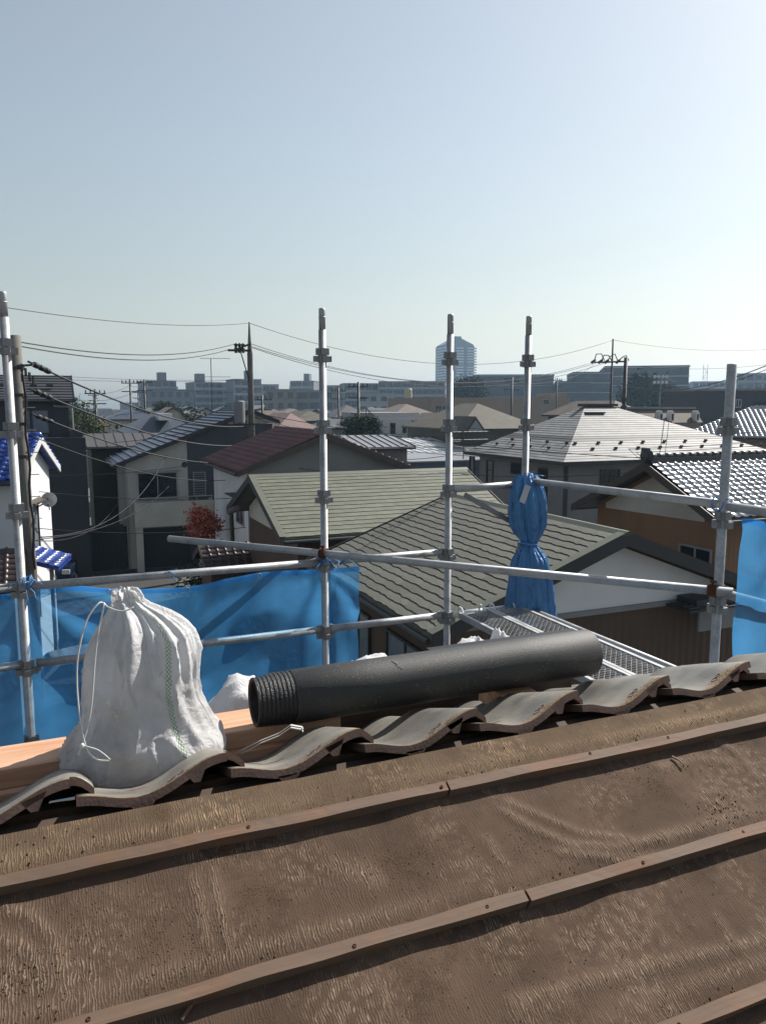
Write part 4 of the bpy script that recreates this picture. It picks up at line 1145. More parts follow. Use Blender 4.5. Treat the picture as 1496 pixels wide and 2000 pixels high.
mb.prism([(BC-hb, zz0), (BC-hb+.02, BZE+mgab*.45-.16), (BC, BZR-.2), (BC+hb-.02, BZE+mgab*.45-.16), (BC+hb, zz0)], FQ, gw-.02, gw); mb.build('gable_panel', 'white_wall', rB)
mb = MB(); mb.box((BC-BH+.45, gw-.05, zz0-.09), (BC+BH-.45, gw+.005, zz0-.002)); mb.build('band_board', 'grey_wall', rB)
window(rB, 'p-', BC-BH+.44, 10.6, 12.2, -5.0, -3.9, 'alu_dark', 'glass_pale', 1)
window(rB, 'p-', BC-BH+.44, 13.0, 14.2, -5.0, -3.9, 'alu_dark', 'glass_pale', 1)
# small canopy and grey shade panel on the gable wall
mb = MB(); c = gp(1350, 1180, q=gw-.35)
mb.box((c.x-.28, gw-.6, c.z-.07), (c.x+.9, gw-.06, c.z-.03))
for k in range(4): mb.box((c.x-.28, gw-.6+k*.13, c.z+.0), (c.x-.05, gw-.55+k*.13, c.z+.02))
mb.box((c.x-.04, gw-.5, c.z-.02), (c.x+.9, gw-.06, c.z+.1)); mb.build('window_canopy', 'dark_trim', rB)
mb = MB(); mb.box((c.x+.12, gw-.42, c.z-.48), (c.x+.95, gw-.38, c.z-.09)); mb.build('shade_panel', 'grey_wall', rB)

# ---- house A: light olive shingles, ridge along the street
rA = root('shingle_house', (8.7, 22, GROUND), 'house with light olive-green shingle roof facing us behind the nearest one', 'house')
A0, A1, AQ, AH, AZE, AZR = 5.1, 12.3, 22.0, 3.3, -3.32, -2.0
ro = gable(rA, FP, A0, A1, AQ, AH, AZE, AZR, 'brown_siding', 'olive_shingle', 'dark_trim', .6, .65)
shingles(ro, FP, A0+.08, A1-.08, AQ-AH+.02, AZE+.01, AQ-.1, AZR-.02, 16, .91, 'olive_shingle', 5, wave=.018)
ridge_cap(ro, FP, A0, A1, AQ, AZR, 'olive_trim', .16)
mb = MB(); mb.prism([(AQ-AH-.03, AZE+.045), (AQ, AZR+.045), (AQ, AZR+.055), (AQ-AH-.03, AZE+.055)], FP, A0-.01, A0+.16); mb.build('verge_trim', 'olive_trim', ro)
aw = A0+.65-.015; ma_ = (AZR-AZE)/AH
mb = MB(); mb.prism([(AQ-AH+.65, AZE-.25), (AQ-AH+.65, AZE+ma_*.6-.14), (AQ, AZR-.14), (AQ+AH-.65, AZE+ma_*.6-.14), (AQ+AH-.65, AZE-.25)], FP, aw-.02, aw); mb.build('gable_panel', 'cream_wall', rA)
window(rA, 'q-', AQ-AH+.6, 6.6, 7.5, -5.6, -4.55, 'alu_dark', 'glass_pale', 1)
window(rA, 'q-', AQ-AH+.6, 9.0, 10.6, -5.6, -4.3, 'alu_dark', 'glass', 1)
mb = MB()
for k in range(5): mb.box((A0+.7+k*1.3, AQ-AH+.1, AZE-.16), (A0+.8+k*1.3, AQ-AH+.58, AZE-.06))
mb.build('rafter_tails', 'brown_trim', ro)

# ---- house C: maroon tiles, gable towards us
rC = root('tiled_house', (9.2, 30.5, GROUND), 'house with maroon tiled roof, plain gable and white side wall', 'house')
C0, C1, CC, CH, CZE, CZR = 26.9, 34.2, 9.2, 3.35, -2.3, -1.0
ro = gable(rC, FQ, C0, C1, CC, CH, CZE, CZR, 'grey_wall', 'maroon_tile', 'brown_trim', .45, .4)
tile_slope(ro, FQ, C0+.05, C1-.05, CC-CH, CZE+.01, CC-.12, CZR, .3, .32, .05, 'maroon_tile', 3, 'roof_tile', 300, .5)
me = MB(); me.tube([FQ(0, 0, 0), FQ(.32, 0, 0)], [.11, .095], 10); rm = me.mesh('ridge_tile', (0, 0, 0), True); rm.materials.append(MT['maroon_tile'])
for k in range(22):
    o = place(rm, 'ridge_tile', ro, (CC, C0+.1+k*.325, CZR+.06))
for k in range(13):
    t = k/12; o = place(rm, 'verge_tile', ro, (CC+CH*t, C0+.12, CZR-(CZR-CZE)*t+.03), (0, 0, 0), (.7, .5, .7))
mb = MB(); mb.box((CC-CH+.44, C0+.42, GROUND), (CC-CH+.46, C1-.42, CZE-.0)); mb.build('side_cladding', 'white_wall', rC)
window(rC, 'p-', CC-CH+.44, 28.0, 29.2, -4.4, -3.4, 'alu', 'glass', 1)
mb = MB(); mb.box((CC-CH+.0, 28.0, -3.3), (CC-CH+.44, 29.3, -3.26)); mb.build('window_hood', 'slate_dark', rC)
mb = MB(); 
mb.box((CC-CH-.25, C0+.2, GROUND), (CC-CH+.2, C0+.3, GROUND+2.2)); mb.build('side_fence', 'brown_trim', rC)
# entrance porch with brown tiles in front of C
pc = gp(440, 1062, f=25.5)
rP = root('porch', (pc.x, pc.y, GROUND), 'small porch with brown tiled roof below the maroon house', 'porch')
rop = gable(rP, FP, pc.x-.9, pc.x+1.1, pc.y, 1.2, pc.z-.55, pc.z, 'brown_siding', 'brown_tile', 'brown_trim', .3, .25)
tile_slope(rop, FP, pc.x-.85, pc.x+1.05, pc.y-1.2, pc.z-.55, pc.y, pc.z, .28, .26, .04, 'brown_tile', 6)
mb = MB(); mb.tube([gp(452, 1000, f=21.5), gp(455, 1065, f=21.8)], .06, 8); mb.tube([gp(449, 1000, f=21.5), gp(462, 993, f=20.5)], .09, 8)
mb.build('downpipe', 'brown_trim', rA)

# ---- house D: cream house with navy metal roof, balcony and garage
rD = root('balcony_house', (6, 43.5, GROUND), 'cream house with navy metal roof, balcony and open garage', 'house')
D0, D1, DC, DH, DZE, DZR = 40.0, 47.6, 9.5, 6.9, -2.85, -.15
ro = gable(rD, FQ, D0, D1, DC, DH, DZE, DZR, 'cream_siding', 'metal_roof_navy', 'dark_trim', .55, .4, halfb=1.5)
nb = 20
for k in range(nb):
    t = (k+.5)/nb; a = DC-DH*(1-t); z = DZE+(DZR-DZE)*t
    mb = MB(); mb.bar((a, D0+.05, z+.035), (a, D1-.05, z+.035), .06, .05); mb.build('lap_seam', 'dark_trim', ro)
mb = MB(); mb.box((DC-1.15, D0+.36, GROUND), (DC+1.2, D0+.41, DZR-.75)); mb.prism([(DC-3.3, GROUND), (DC-3.3, DZR-1.45), (DC-1.16, DZR-.62), (DC-1.16, GROUND)], FQ, D0+.37, D0+.42); mb.build('dark_wing', 'dark_siding', rD)
wq = D0+.4
xa = DC-DH+.55
window(rD, 'q-', wq, xa+.55, xa+2.5, -4.7, -3.3, 'alu', 'glass', 1)
mb = MB(); mb.box((xa+.45, wq-.1, -3.29), (xa+2.65, wq-.0, -3.2)); mb.build('shutter_box', 'alu', rD)
wo = window(rD, 'q-', wq, xa+3.3, xa+3.95, -4.6, -3.35, 'alu', 'dark_trim', 0, bars=9)
mb = MB(); mb.lathe([(-.08, 0), (-.08, .1), (-.05, .14), (0, .15)], (xa+2.9, wq, -2.95), 'y', 16); mb.build('vent_hood', 'dark_trim', rD)
# balcony: parapet, floor, rail
bz0, bz1 = -5.95, -4.72; bq = wq-1.05
mb = MB(); mb.box((xa+.25, bq, bz0), (xa+4.15, bq+.1, bz1)); mb.box((xa+.25, bq+.101, bz0), (xa+.35, wq-.001, bz1)); mb.box((xa+4.05, bq+.101, bz0), (xa+4.15, wq-.001, bz1)); mb.box((xa+.351, bq+.101, bz0+.02), (xa+4.049, wq-.001, bz0+.15))
bo = mb.build('balcony', 'cream_wall', rD)
mb = MB(); mb.tube([(xa+.3, bq+.05, bz1+.22), (xa+4.1, bq+.05, bz1+.22)], .03, 8)
for k in range(6): mb.tube([(xa+.35+k*.74, bq+.05, bz1), (xa+.35+k*.74, bq+.05, bz1+.22)], .02, 6)
mb.build('balcony_rail', 'alu', bo)
# garage opening under the balcony: flat dark panel painted as the shade inside, with piers
mb = MB(); mb.box((xa+.6, wq-.012, GROUND), (xa+3.3, wq-.004, GROUND+2.05)); mb.build('garage_shade', 'navy_wall', rD)
mb = MB(); mb.box((xa+.28, bq+.05, GROUND), (xa+.62, bq+.35, bz0)); mb.box((xa+3.35, bq+.05, GROUND), (xa+4.12, bq+.35, bz0)); mb.build('pier', 'cream_wall', rD)
mb = MB(); mb.tube([(xa-.02, wq-.08, GROUND), (xa-.02, wq-.08, -3.2), (xa-.3, wq-.15, -3.0)], .045, 8); mb.build('downpipe', 'alu', rD)

# ---- house E: tall dark house
rE = root('dark_house', (-4, 42, GROUND), 'tall dark navy house with slate roof behind the utility pole', 'house')
e = gp(147, 779, f=36.0)
EX, EQ = e.x, e.y
ro = gable(rE, FP, EX-11, EX, EQ+3.4, 3.4, e.z, 1.55, 'navy_wall', 'slate_dark', 'dark_trim', .35, .3)
for k in range(9):
    t = (k+.5)/9; mb = MB(); mb.bar((EX-10.9, EQ+3.4*t, e.z+(1.55-e.z)*t+.02), (EX-.06, EQ+3.4*t, e.z+(1.55-e.z)*t+.02), .03, .03); mb.build('shingle_edge', 'dark_trim', ro)
we = EQ+.35
for k in range(5): 
    mb = MB(); mb.box((EX-4.0+k*.7, EQ+1.2+.1*(k % 2), e.z+.55), (EX-3.7+k*.7, EQ+1.35+.1*(k % 2), e.z+.68)); mb.build('snow_guard', 'dark_trim', ro)
def ewin(x0, x1, y0, y1, g='glass_pale', m=1):
    a = gp(x0, y1, q=we); b = gp(x1, y0, q=we); window(rE, 'q-', we, a.x, b.x, a.z, b.z, 'alu_dark', g, m)
ewin(46, 60, 800, 848); ewin(64, 96, 800, 848, m=0); ewin(78, 96, 846, 866, m=0); ewin(74, 120, 920, 962, 'glass_pale', 2)
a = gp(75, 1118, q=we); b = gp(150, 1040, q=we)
mb = MB(); mb.box((a.x-2, we-.02, GROUND), (b.x, we-.005, GROUND+2.5)); mb.build('garage_opening_shade', 'black_edge', rE)  # thin black panel painted as the shade inside the garage
mb = MB(); a = gp(141, 795, q=we-.1); b = gp(144, 838, q=we-.1)
mb.tube([gp(105, 793, q=we-.1), a, b], .05, 8); mb.build('downpipe', 'alu', rE)
mb = MB(); a = gp(140, 840, q=we-.3); mb.box((a.x-.1, we-.6, a.z-.5), (a.x+.45, we-.02, a.z)); mb.build('service_box', 'dark_trim', rE)
a = gp(158, 900, q=we-.5)
mb = MB(); mb.box((EX-6, we-.9, GROUND), (EX+.35, we-.03, a.z+1.1)); mb.build('lower_storey', 'navy_wall', rE)

rgap = root('added_boundary_wall', (2.0, 41.0, GROUND), 'added dark wall and gate that darken the gap between the dark house and the cream house', 'wall')  # made-up wall and gate, added to darken the sunlit gap
mb = MB(); mb.box((EX+.36, 40.6, GROUND), (2.95, 40.8, GROUND+2.3)); mb.build('wall', 'dark_wall', rgap)
for k in range(6):
    mb = MB(); mb.box((EX+.42+k*.3, 40.54, GROUND+.1), (EX+.66+k*.3, 40.595, GROUND+2.2)); mb.build('added_gate_board', 'navy_wall', rgap)

# ---- house F: white house with glossy blue tiles at far left
a = gp(82, 860, f=24.0)
FXR = a.x; FRQ = a.y; FZR = a.z+.1
rF = root('blue_tiled_house', (FXR, FRQ, GROUND), 'white house with glossy blue tiled roof at the left edge', 'house')
FH = 2.45; FZE = FZR-1.12
rF.rotation_euler = (0, 0, GA-R(12))
ro = gable(rF, FP, FXR-6.5, FXR, FRQ, FH, FZE, FZR, 'white_wall', 'blue_tile', 'white_trim', .4, .3)
tile_slope(ro, FP, FXR-3.6, FXR-.05, FRQ-FH, FZE, FRQ-.1, FZR, .3, .27, .055, 'blue_tile', 8, 'roof_tile', 300, .5)
me = MB(); me.tube([(0, 0, 0), (.3, 0, 0)], [.12, .105], 10); rm = me.mesh('ridge_tile', (0, 0, 0), True); rm.materials.append(MT['blue_tile'])
for k in range(12): place(rm, 'ridge_tile', ro, (FXR-3.65+k*.305, FRQ, FZR+.05))
for k in range(9):
    t = k/8; place(rm, 'verge_tile', ro, (FXR-.1, FRQ-FH*t, FZR-(FZR-FZE)*t+.04), (0, 0, R(90)), (.8, .8, .8))
    place(rm, 'verge_tile', ro, (FXR-.1, FRQ+FH*t, FZR-(FZR-FZE)*t+.04), (0, 0, R(90)), (.8, .8, .8))
wp = FXR-.3
window(rF, 'p+', wp, FRQ-1.2, FRQ+.2, FZE-2.6, FZE-.9, 'brown_trim', 'glass_pale', 1)
window(rF, 'p+', wp, FRQ-1.0, FRQ-.2, FZE-4.6, FZE-3.6, 'white_trim', 'glass_pale', 0)
mb = MB(); mb.box((wp, FRQ-1.4, FZE-.86), (wp+.35, FRQ+.4, FZE-.8)); mb.build('window_hood', 'brown_trim', rF)
# satellite dish on a wall arm
dc = gp(97, 977, f=24.2)
rs_ = root('satellite_dish', (dc.x, dc.y, dc.z), 'round white satellite dish on the side of the white house', 'satellite dish')
mb = MB(); pr_ = [(.0, .001)] + [(.14*(r_/.32)**2, r_*.72) for r_ in (.1, .2, .27, .31)] + [(.14, .234), (.128, .234)]
n = 28; dd_ = Vector((-.05, -1, .25)).normalized(); ux = dd_.cross(Vector((0, 0, 1))).normalized(); uy = ux.cross(dd_)
vs_ = []; fs_ = []
for i, (h_, r_) in enumerate(pr_):
    for k in range(n):
        t = k*2*math.pi/n; vs_.append(dc + dd_*(h_-.0) + (ux*math.cos(t)+uy*math.sin(t))*r_)
for i in range(len(pr_)-1):
    for k in range(n): fs_.append((i*n+k, i*n+(k+1) % n, (i+1)*n+(k+1) % n, (i+1)*n+k))
mb.add(vs_, fs_); mb.build('reflector', 'plate_white', rs_, smooth=True)
mb = MB(); tip = dc+dd_*.42-uy*.2; mb.tube([dc-uy*.3, tip], .02, 6); mb.lathe([(-.05, .0), (-.05, .04), (.05, .05), (.05, 0)], tip, 'z', 8); mb.build('feed_arm', 'alu', rs_)
mb = MB(); mb.tube([dc-dd_*.02, dc-dd_*.12, Vector((wp, dc.y+.2, dc.z-.25))], .025, 6); mb.build('wall_bracket', 'alu', rs_)
# blue porch roof on the same house
b0 = gp(70, 1078, f=22.5)
mb = MB()
rop = rF
z1 = b0.z; z0_ = gp(95, 1112, f=21.6).z
mb.add([(wp+.02, b0.y+.9, z1), (wp+.02, b0.y-.9, z1), (wp+1.1, b0.y-.9, z0_), (wp+1.1, b0.y+.9, z0_), (wp+.02, b0.y+.9, z1-.1), (wp+.02, b0.y-.9, z1-.1), (wp+1.1, b0.y-.9, z0_-.1), (wp+1.1, b0.y+.9, z0_-.1)], [(0,1,2,3),(4,7,6,5),(0,4,5,1),(1,5,6,2),(2,6,7,3),(3,7,4,0)])
po = mb.build('porch_roof', 'blue_tile', rF)
tile_slope(po, lambda a, b, z: (b, a, z), b0.y-.9, b0.y+.9, wp+1.1, z0_, wp+.04, z1, .28, .26, .045, 'blue_tile', 4)
mb = MB(); mb.box((wp+.8, b0.y-.7, GROUND), (wp+.9, b0.y-.6, z0_-.06)); mb.build('porch_post', 'concrete', rF)
# brown tiled lean-to at the lower left
l0 = gp(-5, 1082, f=18.2); l1 = gp(38, 1134, f=17.2)
rL = root('lean_to', (l0.x-1, l0.y, GROUND), 'low lean-to with brown tiled roof at the left edge', 'shed')
ro = gable(rL, FP, l0.x-3.5, l1.x+.1, l0.y+.6, 1.6, l0.z-.62, l0.z+.02, 'grey_wall', 'brown_tile', 'brown_trim', .3, .25)
tile_slope(ro, FP, l0.x-2, l1.x, l0.y+.6-1.6, l0.z-.62, l0.y+.5, l0.z+.02, .27, .25, .045, 'brown_tile', 9)

# ---- house G: hipped slate roof on the right
def hip(rt_, p0, p1, q0, q1, ze, zr, wall, roofm, trim, ov=.55, base=GROUND, uvm=True, inset=None, ridge=None):
    h_ = (q1-q0)/2 if (q1-q0) <= (p1-p0) else (p1-p0)/2
    if inset: h_ = inset
    if (p1-p0) >= (q1-q0): r0_, r1_ = (p0+h_, (q0+q1)/2), (p1-h_, (q0+q1)/2)
    else: r0_, r1_ = ((p0+p1)/2, q0+h_), ((p0+p1)/2, q1-h_)
    if ridge: r0_, r1_ = ridge
    A_ = Vector((p0, q0, ze)); Bv = Vector((p1, q0, ze)); Cv = Vector((p1, q1, ze)); Dv = Vector((p0, q1, ze))
    E_ = Vector((r0_[0], r0_[1], zr)); G_ = Vector((r1_[0], r1_[1], zr))
    mb = MB(); mb.box((p0+ov, q0+ov, base), (p1-ov, q1-ov, ze-.02)); mb.build('wall', wall, rt_)
    if (p1-p0) >= (q1-q0): faces = [(A_, Bv, G_, E_), (Bv, Cv, G_), (Cv, Dv, E_, G_), (Dv, A_, E_)]
    else: faces = [(A_, Bv, E_), (Bv, Cv, G_, E_), (Cv, Dv, G_), (Dv, A_, E_, G_)]
    mb = MB(); uv = []
    for f_ in faces:
        ex_ = (f_[1]-f_[0]).normalized(); nr_ = ex_.cross(f_[2]-f_[0]).normalized(); ey_ = nr_.cross(ex_)
        mb.add(f_, [tuple(range(len(f_)))])
        for v in f_: uv.append(((v-f_[0]).dot(ex_)+f_[0].x*.31, (v-f_[0]).dot(ey_)))
    mb.add([A_-Vector((0,0,.001)), Bv-Vector((0,0,.001)), Cv-Vector((0,0,.001)), Dv-Vector((0,0,.001))], [(0, 1, 2, 3)]); uv += [(0, 0)]*4
    ro = mb.build('roof', roofm, rt_, uv=uv)
    mb = MB(); t_ = .14
    for a, b in ((A_, Bv), (Bv, Cv), (Cv, Dv), (Dv, A_)):
        mb.bar(a-Vector((0, 0, .07)), b-Vector((0, 0, .07)), .06, t_)
    mb.build('fascia', trim, ro)
    return ro, faces, (E_, G_)
rG = root('hipped_house', (24.5, 29.5, GROUND), 'large house with hipped grey slate roof and dark grey walls', 'house')
ro, fcs, rdg = hip(rG, 18.6, 30.9, 25.4, 33.5, -2.2, .02, 'grey_wall', 'hip_slate', 'dark_trim', ridge=((22.7, 29.5), (24.2, 29.5)))
# course steps on the two slopes in view
def courses(ro, f_, n, matn, name='shingle_courses'):
    mb = MB(); uv = []
    a, b = f_[0], f_[1]
    c, d_ = (f_[2], f_[3]) if len(f_) == 4 else (f_[2], f_[2])
    ex_ = (b-a).normalized(); nr_ = ex_.cross(c-a).normalized()
    if nr_.z < 0: nr_ = -nr_
    L_ = ((d_-a)-(d_-a).dot(ex_)*ex_).length
    for k in range(n):
        t0 = k/n; t1 = (k+1)/n*.999
        l0_ = a.lerp(d_, t0); r0_ = b.lerp(c, t0); l1_ = a.lerp(d_, t1); r1_ = b.lerp(c, t1)
        m_ = 24
        for i in range(m_):
            u0, u1 = i/m_, (i+1)/m_
            w0 = .05*noise.noise(Vector((u0*40, k*1.3, 1)))*L_/n; w1 = .05*noise.noise(Vector((u1*40, k*1.3, 1)))*L_/n
            vs = [l0_.lerp(r0_, u0)+nr_*.02, l0_.lerp(r0_, u1)+nr_*.02, l1_.lerp(r1_, u1)+nr_*.008, l1_.lerp(r1_, u0)+nr_*.008, l0_.lerp(r0_, u0)+nr_*.004, l0_.lerp(r0_, u1)+nr_*.004]
            mb.add(vs, [(0, 1, 2, 3), (4, 5, 1, 0)])
            for v in vs: uv.append(((v-a).dot(ex_)+.37*k % .9, t0*L_+.05+ (v-l0_).length*.0))
    mb.build(name, matn, ro, uv=uv, kind='stuff')
courses(ro, fcs[0], 24, 'hip_slate'); courses(ro, (fcs[3][0], fcs[3][1], fcs[3][2]), 24, 'hip_slate')
mb = MB(); mb.bar(rdg[0]+Vector((-.3, 0, .06)), rdg[1]+Vector((.3, 0, .06)), .3, .12); mb.build('ridge_vent', 'dark_trim', ro)
mb = MB(); mb.bar(Vector((22.25, 28.9, -.27)), Vector((23.3, 28.9, -.27)), .3, .07); mb.build('ridge_vent', 'dark_trim', ro)
me = MB(); me.box((-.06, -.05, 0), (.06, .05, .09)); sg = me.mesh('snow_guard'); sg.materials.append(MT['dark_trim'])
for k in range(18):
    q = 25.4 + (.75 if k % 2 else 1.15); place(sg, 'snow_guard', ro, (20.0+k*.6, q, -2.2+(q-25.4)*2.22/4.05+.02))
for k in range(9):
    pp = 18.6+(.75 if k % 2 else 1.15); place(sg, 'snow_guard', ro, (pp, 26.8+k*.7, -2.2+(pp-18.6)*2.22/4.05+.02))
def gwin(x0, x1, y0, y1, face='q-', m=1, g='glass'):
    at = 25.95 if face == 'q-' else 19.15
    a = gp(x0, y1, **({'q': at} if face == 'q-' else {'p': at})); b = gp(x1, y0, **({'q': at} if face == 'q-' else {'p': at}))
    k = 0 if face == 'q-' else 1
    window(rG, face, at, min(a[k], b[k]), max(a[k], b[k]), min(a.z, b.z), max(a.z, b.z), 'alu_dark', g, m)
gwin(1170, 1210, 916, 948, 'q-', 1); gwin(1310, 1350, 916, 948, 'q-', 1)
gwin(1050, 1070, 915, 980, 'p-', 0); gwin(998, 1018, 905, 925, 'p-', 0); gwin(950, 964, 900, 945, 'p-', 0); gwin(917, 927, 892, 938, 'p-', 0)
mb = MB(); mb.box((18.6+.5, 25.9, GROUND), (18.6+.62, 26.05, -2.25)); mb.build('corner_trim', 'dark_trim', rG)

# ---- house H: silvery pantiles, brown walls
rH = root('pantile_house', (18, 16.2, GROUND), 'rust-brown house with sparkling silver pantiles on the right', 'house')
H0, HQ, HH, HZR, HZE = 14.4, 16.1, 2.45, -1.5, -2.68
ro = gable(rH, FP, H0, H0+8.2, HQ, HH, HZE, HZR, 'rust_siding_x', 'silver_tile_dark', 'brown_trim', .5, .6, halfb=3.1)
tile_slope(ro, FP, H0+.12, H0+5.0, HQ-HH, HZE+.01, HQ-.12, HZR, .265, .225, .04, 'silver_tile', 12, 'roof_tile', 300, .4)
tile_slope(ro, FP, H0+5.0, H0+8.1, HQ-HH, HZE+.01, HQ-.12, HZR, .265, .225, .04, 'silver_tile', 12, 'roof_tile', 300, .4, joined=True)
mb = MB(); mb.prism([(HQ-.14, HZR-.02), (HQ-.12, HZR+.16), (HQ+.12, HZR+.16), (HQ+.14, HZR-.02)], FP, H0+.1, H0+8.1); mb.build('ridge_course', 'silver_tile_dark', ro)
me = MB(); me.tube([(0, 0, 0), (.27, 0, 0)], [.085, .075], 10); rm = me.mesh('ridge_tile', (0, 0, 0), True); rm.materials.append(MT['silver_tile_dark'])
for k in range(29): place(rm, 'ridge_tile', ro, (H0+.1+k*.275, HQ, HZR+.19))
mb = MB(); mb.lathe([(-.12, 0), (-.1, .14), (0, .2), (.03, .12), (.1, .16), (.14, 0)], (H0+.05, HQ, HZR+.2), 'x', 14); mb.box((H0-.03, HQ-.13, HZR+.2), (H0+.05, HQ+.13, HZR+.42)); mb.build('ridge_end_ornament', 'silver_tile_dark', ro)
hw_ = H0+.6-.012; mh_ = (HZR-HZE)/HH
mb = MB(); mb.prism([(HQ-1.6, HZR-mh_*1.6-.26), (HQ, HZR-.26), (HQ+2.2, HZR-mh_*2.2-.26), (HQ+2.2, HZR-mh_*2.2-.42), (HQ-1.6, HZR-mh_*1.6-.62)], FP, hw_-.02, hw_); mb.build('gable_panel', 'cream_wall', rH)
window(rH, 'p-', H0+.59, 14.2, 15.3, -4.15, -3.55, 'alu', 'glass', 1)
mb = MB(); mb.bar((H0+.02, HQ-HH-.1, HZE-.1), (H0+8, HQ-HH-.1, HZE-.1), .12, .12); mb.build('eaves_gutter', 'brown_trim', ro)

# ---- house I: second silver roof at the right edge
rI = root_view('pantile_house', 1554, 46, 'farther house with bright silver tiles at the right edge', 'house')
i0 = gp(1347, 856, f=46); iz = i0.z-GROUND
ro, fI, rd = hip(rI, -6.4, 6.4, 0, 8.4, iz, iz+1.95, 'tan_wall', 'silver_tile', 'dark_trim', base=0)
fA = fI[0]
def joined_wave(ro, f_, n, matn):
    a, b, c, d_ = f_; ex_ = (b-a).normalized(); nr_ = ex_.cross(d_-a).normalized()
    if nr_.z < 0: nr_ = -nr_
    mb = MB(); up = d_-a; up = up-up.dot(ex_)*ex_; L_ = up.length; up = up/L_; l = L_/n; W = (b-a).length
    for r_ in range(n):
        t = (r_+.0)/n; x0 = (d_-a).dot(ex_)*t; x1 = W - (W-(c-a).dot(ex_))*t
        k = int((x1-x0)/.3)
        for i in range(k):
            for s_ in range(4):
                u0 = x0+(i+s_/4)*.3; u1 = u0+.075; h0_ = .05*abs(math.sin(s_/4*math.pi)); h1_ = .05*abs(math.sin((s_+1)/4*math.pi))
                base_ = a+up*(l*r_)
                mb.add([base_+ex_*u0+nr_*(h0_+.06), base_+ex_*u1+nr_*(h1_+.06), base_+ex_*u1+up*l+nr_*(h1_+.03), base_+ex_*u0+up*l+nr_*(h0_+.03), base_+ex_*u0+nr_*.01, base_+ex_*u1+nr_*.01], [(0,1,2,3),(4,5,1,0)])
    mb.build('roof_tiles', matn, ro, smooth=True, kind='stuff')
joined_wave(ro, fA, 18, 'silver_tile')
mb = MB(); mb.bar(rd[0]+Vector((-.3,0,.1)), rd[1]+Vector((.3,0,.1)), .35, .3); mb.build('ridge_course', 'silver_tile_dark', ro)

# ================================================================== MIDDLE DISTANCE
def seam_house(x0, x1, yr, ye, f, run, wall, roofm, seamm, label, step=.45, left=None):
    a = gp(x0, ye, f=f); b = gp(x1, ye, f=f)
    q0 = min(a.y, b.y); pa = gp(x0, ye, q=q0); pb = gp(x1, ye, q=q0); ze = pa.z; zr = gp((x0+x1)/2, yr, q=q0+run).z
    r_ = root('metal_roofed_house', ((pa.x+pb.x)/2, q0+run, GROUND), label, 'house')
    ro = gable(r_, FP, pa.x, pb.x, q0+run, run, ze, zr, wall, roofm, 'dark_trim', .4, .3)
    seams(ro, FP, pa.x+.05, pb.x-.05, q0, ze, q0+run-.05, zr, step, seamm)
    return r_
seam_house(168, 330, 846, 873, 45, 3.2, 'olive_wall', 'metal_roof_brown', 'dark_trim', 'low house with brown standing-seam roof behind the cream house', .55)
rN = seam_house(700, 812, 849, 874, 39, 3.0, 'grey_wall', 'metal_roof_pale', 'dark_trim', 'grey house with pale standing-seam roof beside the maroon tiled one', .4)

def hip_house(x0, x1, ye, yr, f, dep, wall, roofm, label, name='hip_roofed_house', wins=(), group=None, cat='house', trim='dark_trim'):
    a = gp(x0, ye, f=f); q0 = a.y; b = gp(x1, ye, q=q0); p0, p1 = a.x, b.x
    ze = a.z; zr = gp((x0+x1)/2, yr, q=q0+dep/2).z
    r_ = root(name, ((p0+p1)/2, q0+dep/2, GROUND), label, cat, group)
    ro, fc, rd = hip(r_, p0, p1, q0, q0+dep, ze, zr, wall, roofm, trim, .4)
    for (wx0, wx1, wy0, wy1) in wins:
        u = gp(wx0, wy1, q=q0+.4); v = gp(wx1, wy0, q=q0+.4); window(r_, 'q-', q0+.4, u.x, v.x, u.z, v.z, 'alu_dark', 'glass', 0)
    return r_, ro, fc
r_, ro, fc = hip_house(246, 400, 846, 803, 60, 9.5, 'grey_wall', 'metal_roof_blue', 'blue-grey hipped roof with a raised skylight beyond the cream house')
sk = gp(320, 818, f=62.0); mb = MB(); mb.box((sk.x-.5, sk.y-1.4, sk.z-.1), (sk.x+.5, sk.y+1.4, sk.z+.45)); mb.build('skylight', 'metal_white', ro)
hip_house(206, 318, 819, 799, 88, 9, 'cream_wall', 'metal_roof_blue', 'beige house with dark blue hipped roof in the left middle distance', wins=((226, 231, 830, 838), (236, 241, 828, 836), (272, 280, 824, 832)))
hip_house(160, 214, 832, 814, 78, 8, 'grey_wall', 'red_roof', 'small house with faded red roof beyond the dark house')
hip_house(536, 628, 842, 806, 52, 8, 'grey_wall', 'pink_roof', 'house with dusty pink hipped roof behind the maroon ridge')
hip_house(762, 876, 817, 789, 92, 10, 'city_beige', 'tan_roof', 'beige house with tan hipped roof below the tower', wins=((842, 852, 822, 834), (805, 812, 824, 832), (822, 828, 822, 832)))
hip_house(574, 660, 822, 802, 72, 9, 'grey_wall', 'olive_roof', 'dull green roof left of the middle upright')
hip_house(640, 735, 836, 818, 64, 7, 'city_white', 'grey_roof', 'grey roofed house behind the middle upright')
hip_house(420, 540, 815, 800, 95, 9, 'grey_wall', 'tan_roof', 'tan roofed house behind the tall utility pole')
hip_house(895, 1062, 838, 788, 62, 11, 'olive_wall', 'olive_roof', 'broad house with olive-brown roof left of the hipped slate roof')
d_ = gp(924, 822, f=60.5); rt2 = root('gable_dormer', (d_.x, d_.y, d_.z-1.3), 'small pale gable dormer on the olive-brown roof', 'dormer')
mb = MB(); mb.prism([(d_.x-1.0, d_.z-.9), (d_.x, d_.z+.35), (d_.x+1.0, d_.z-.9)], FQ, d_.y-.4, d_.y+3.0); mb.build('dormer_roof', 'olive_roof', rt2)
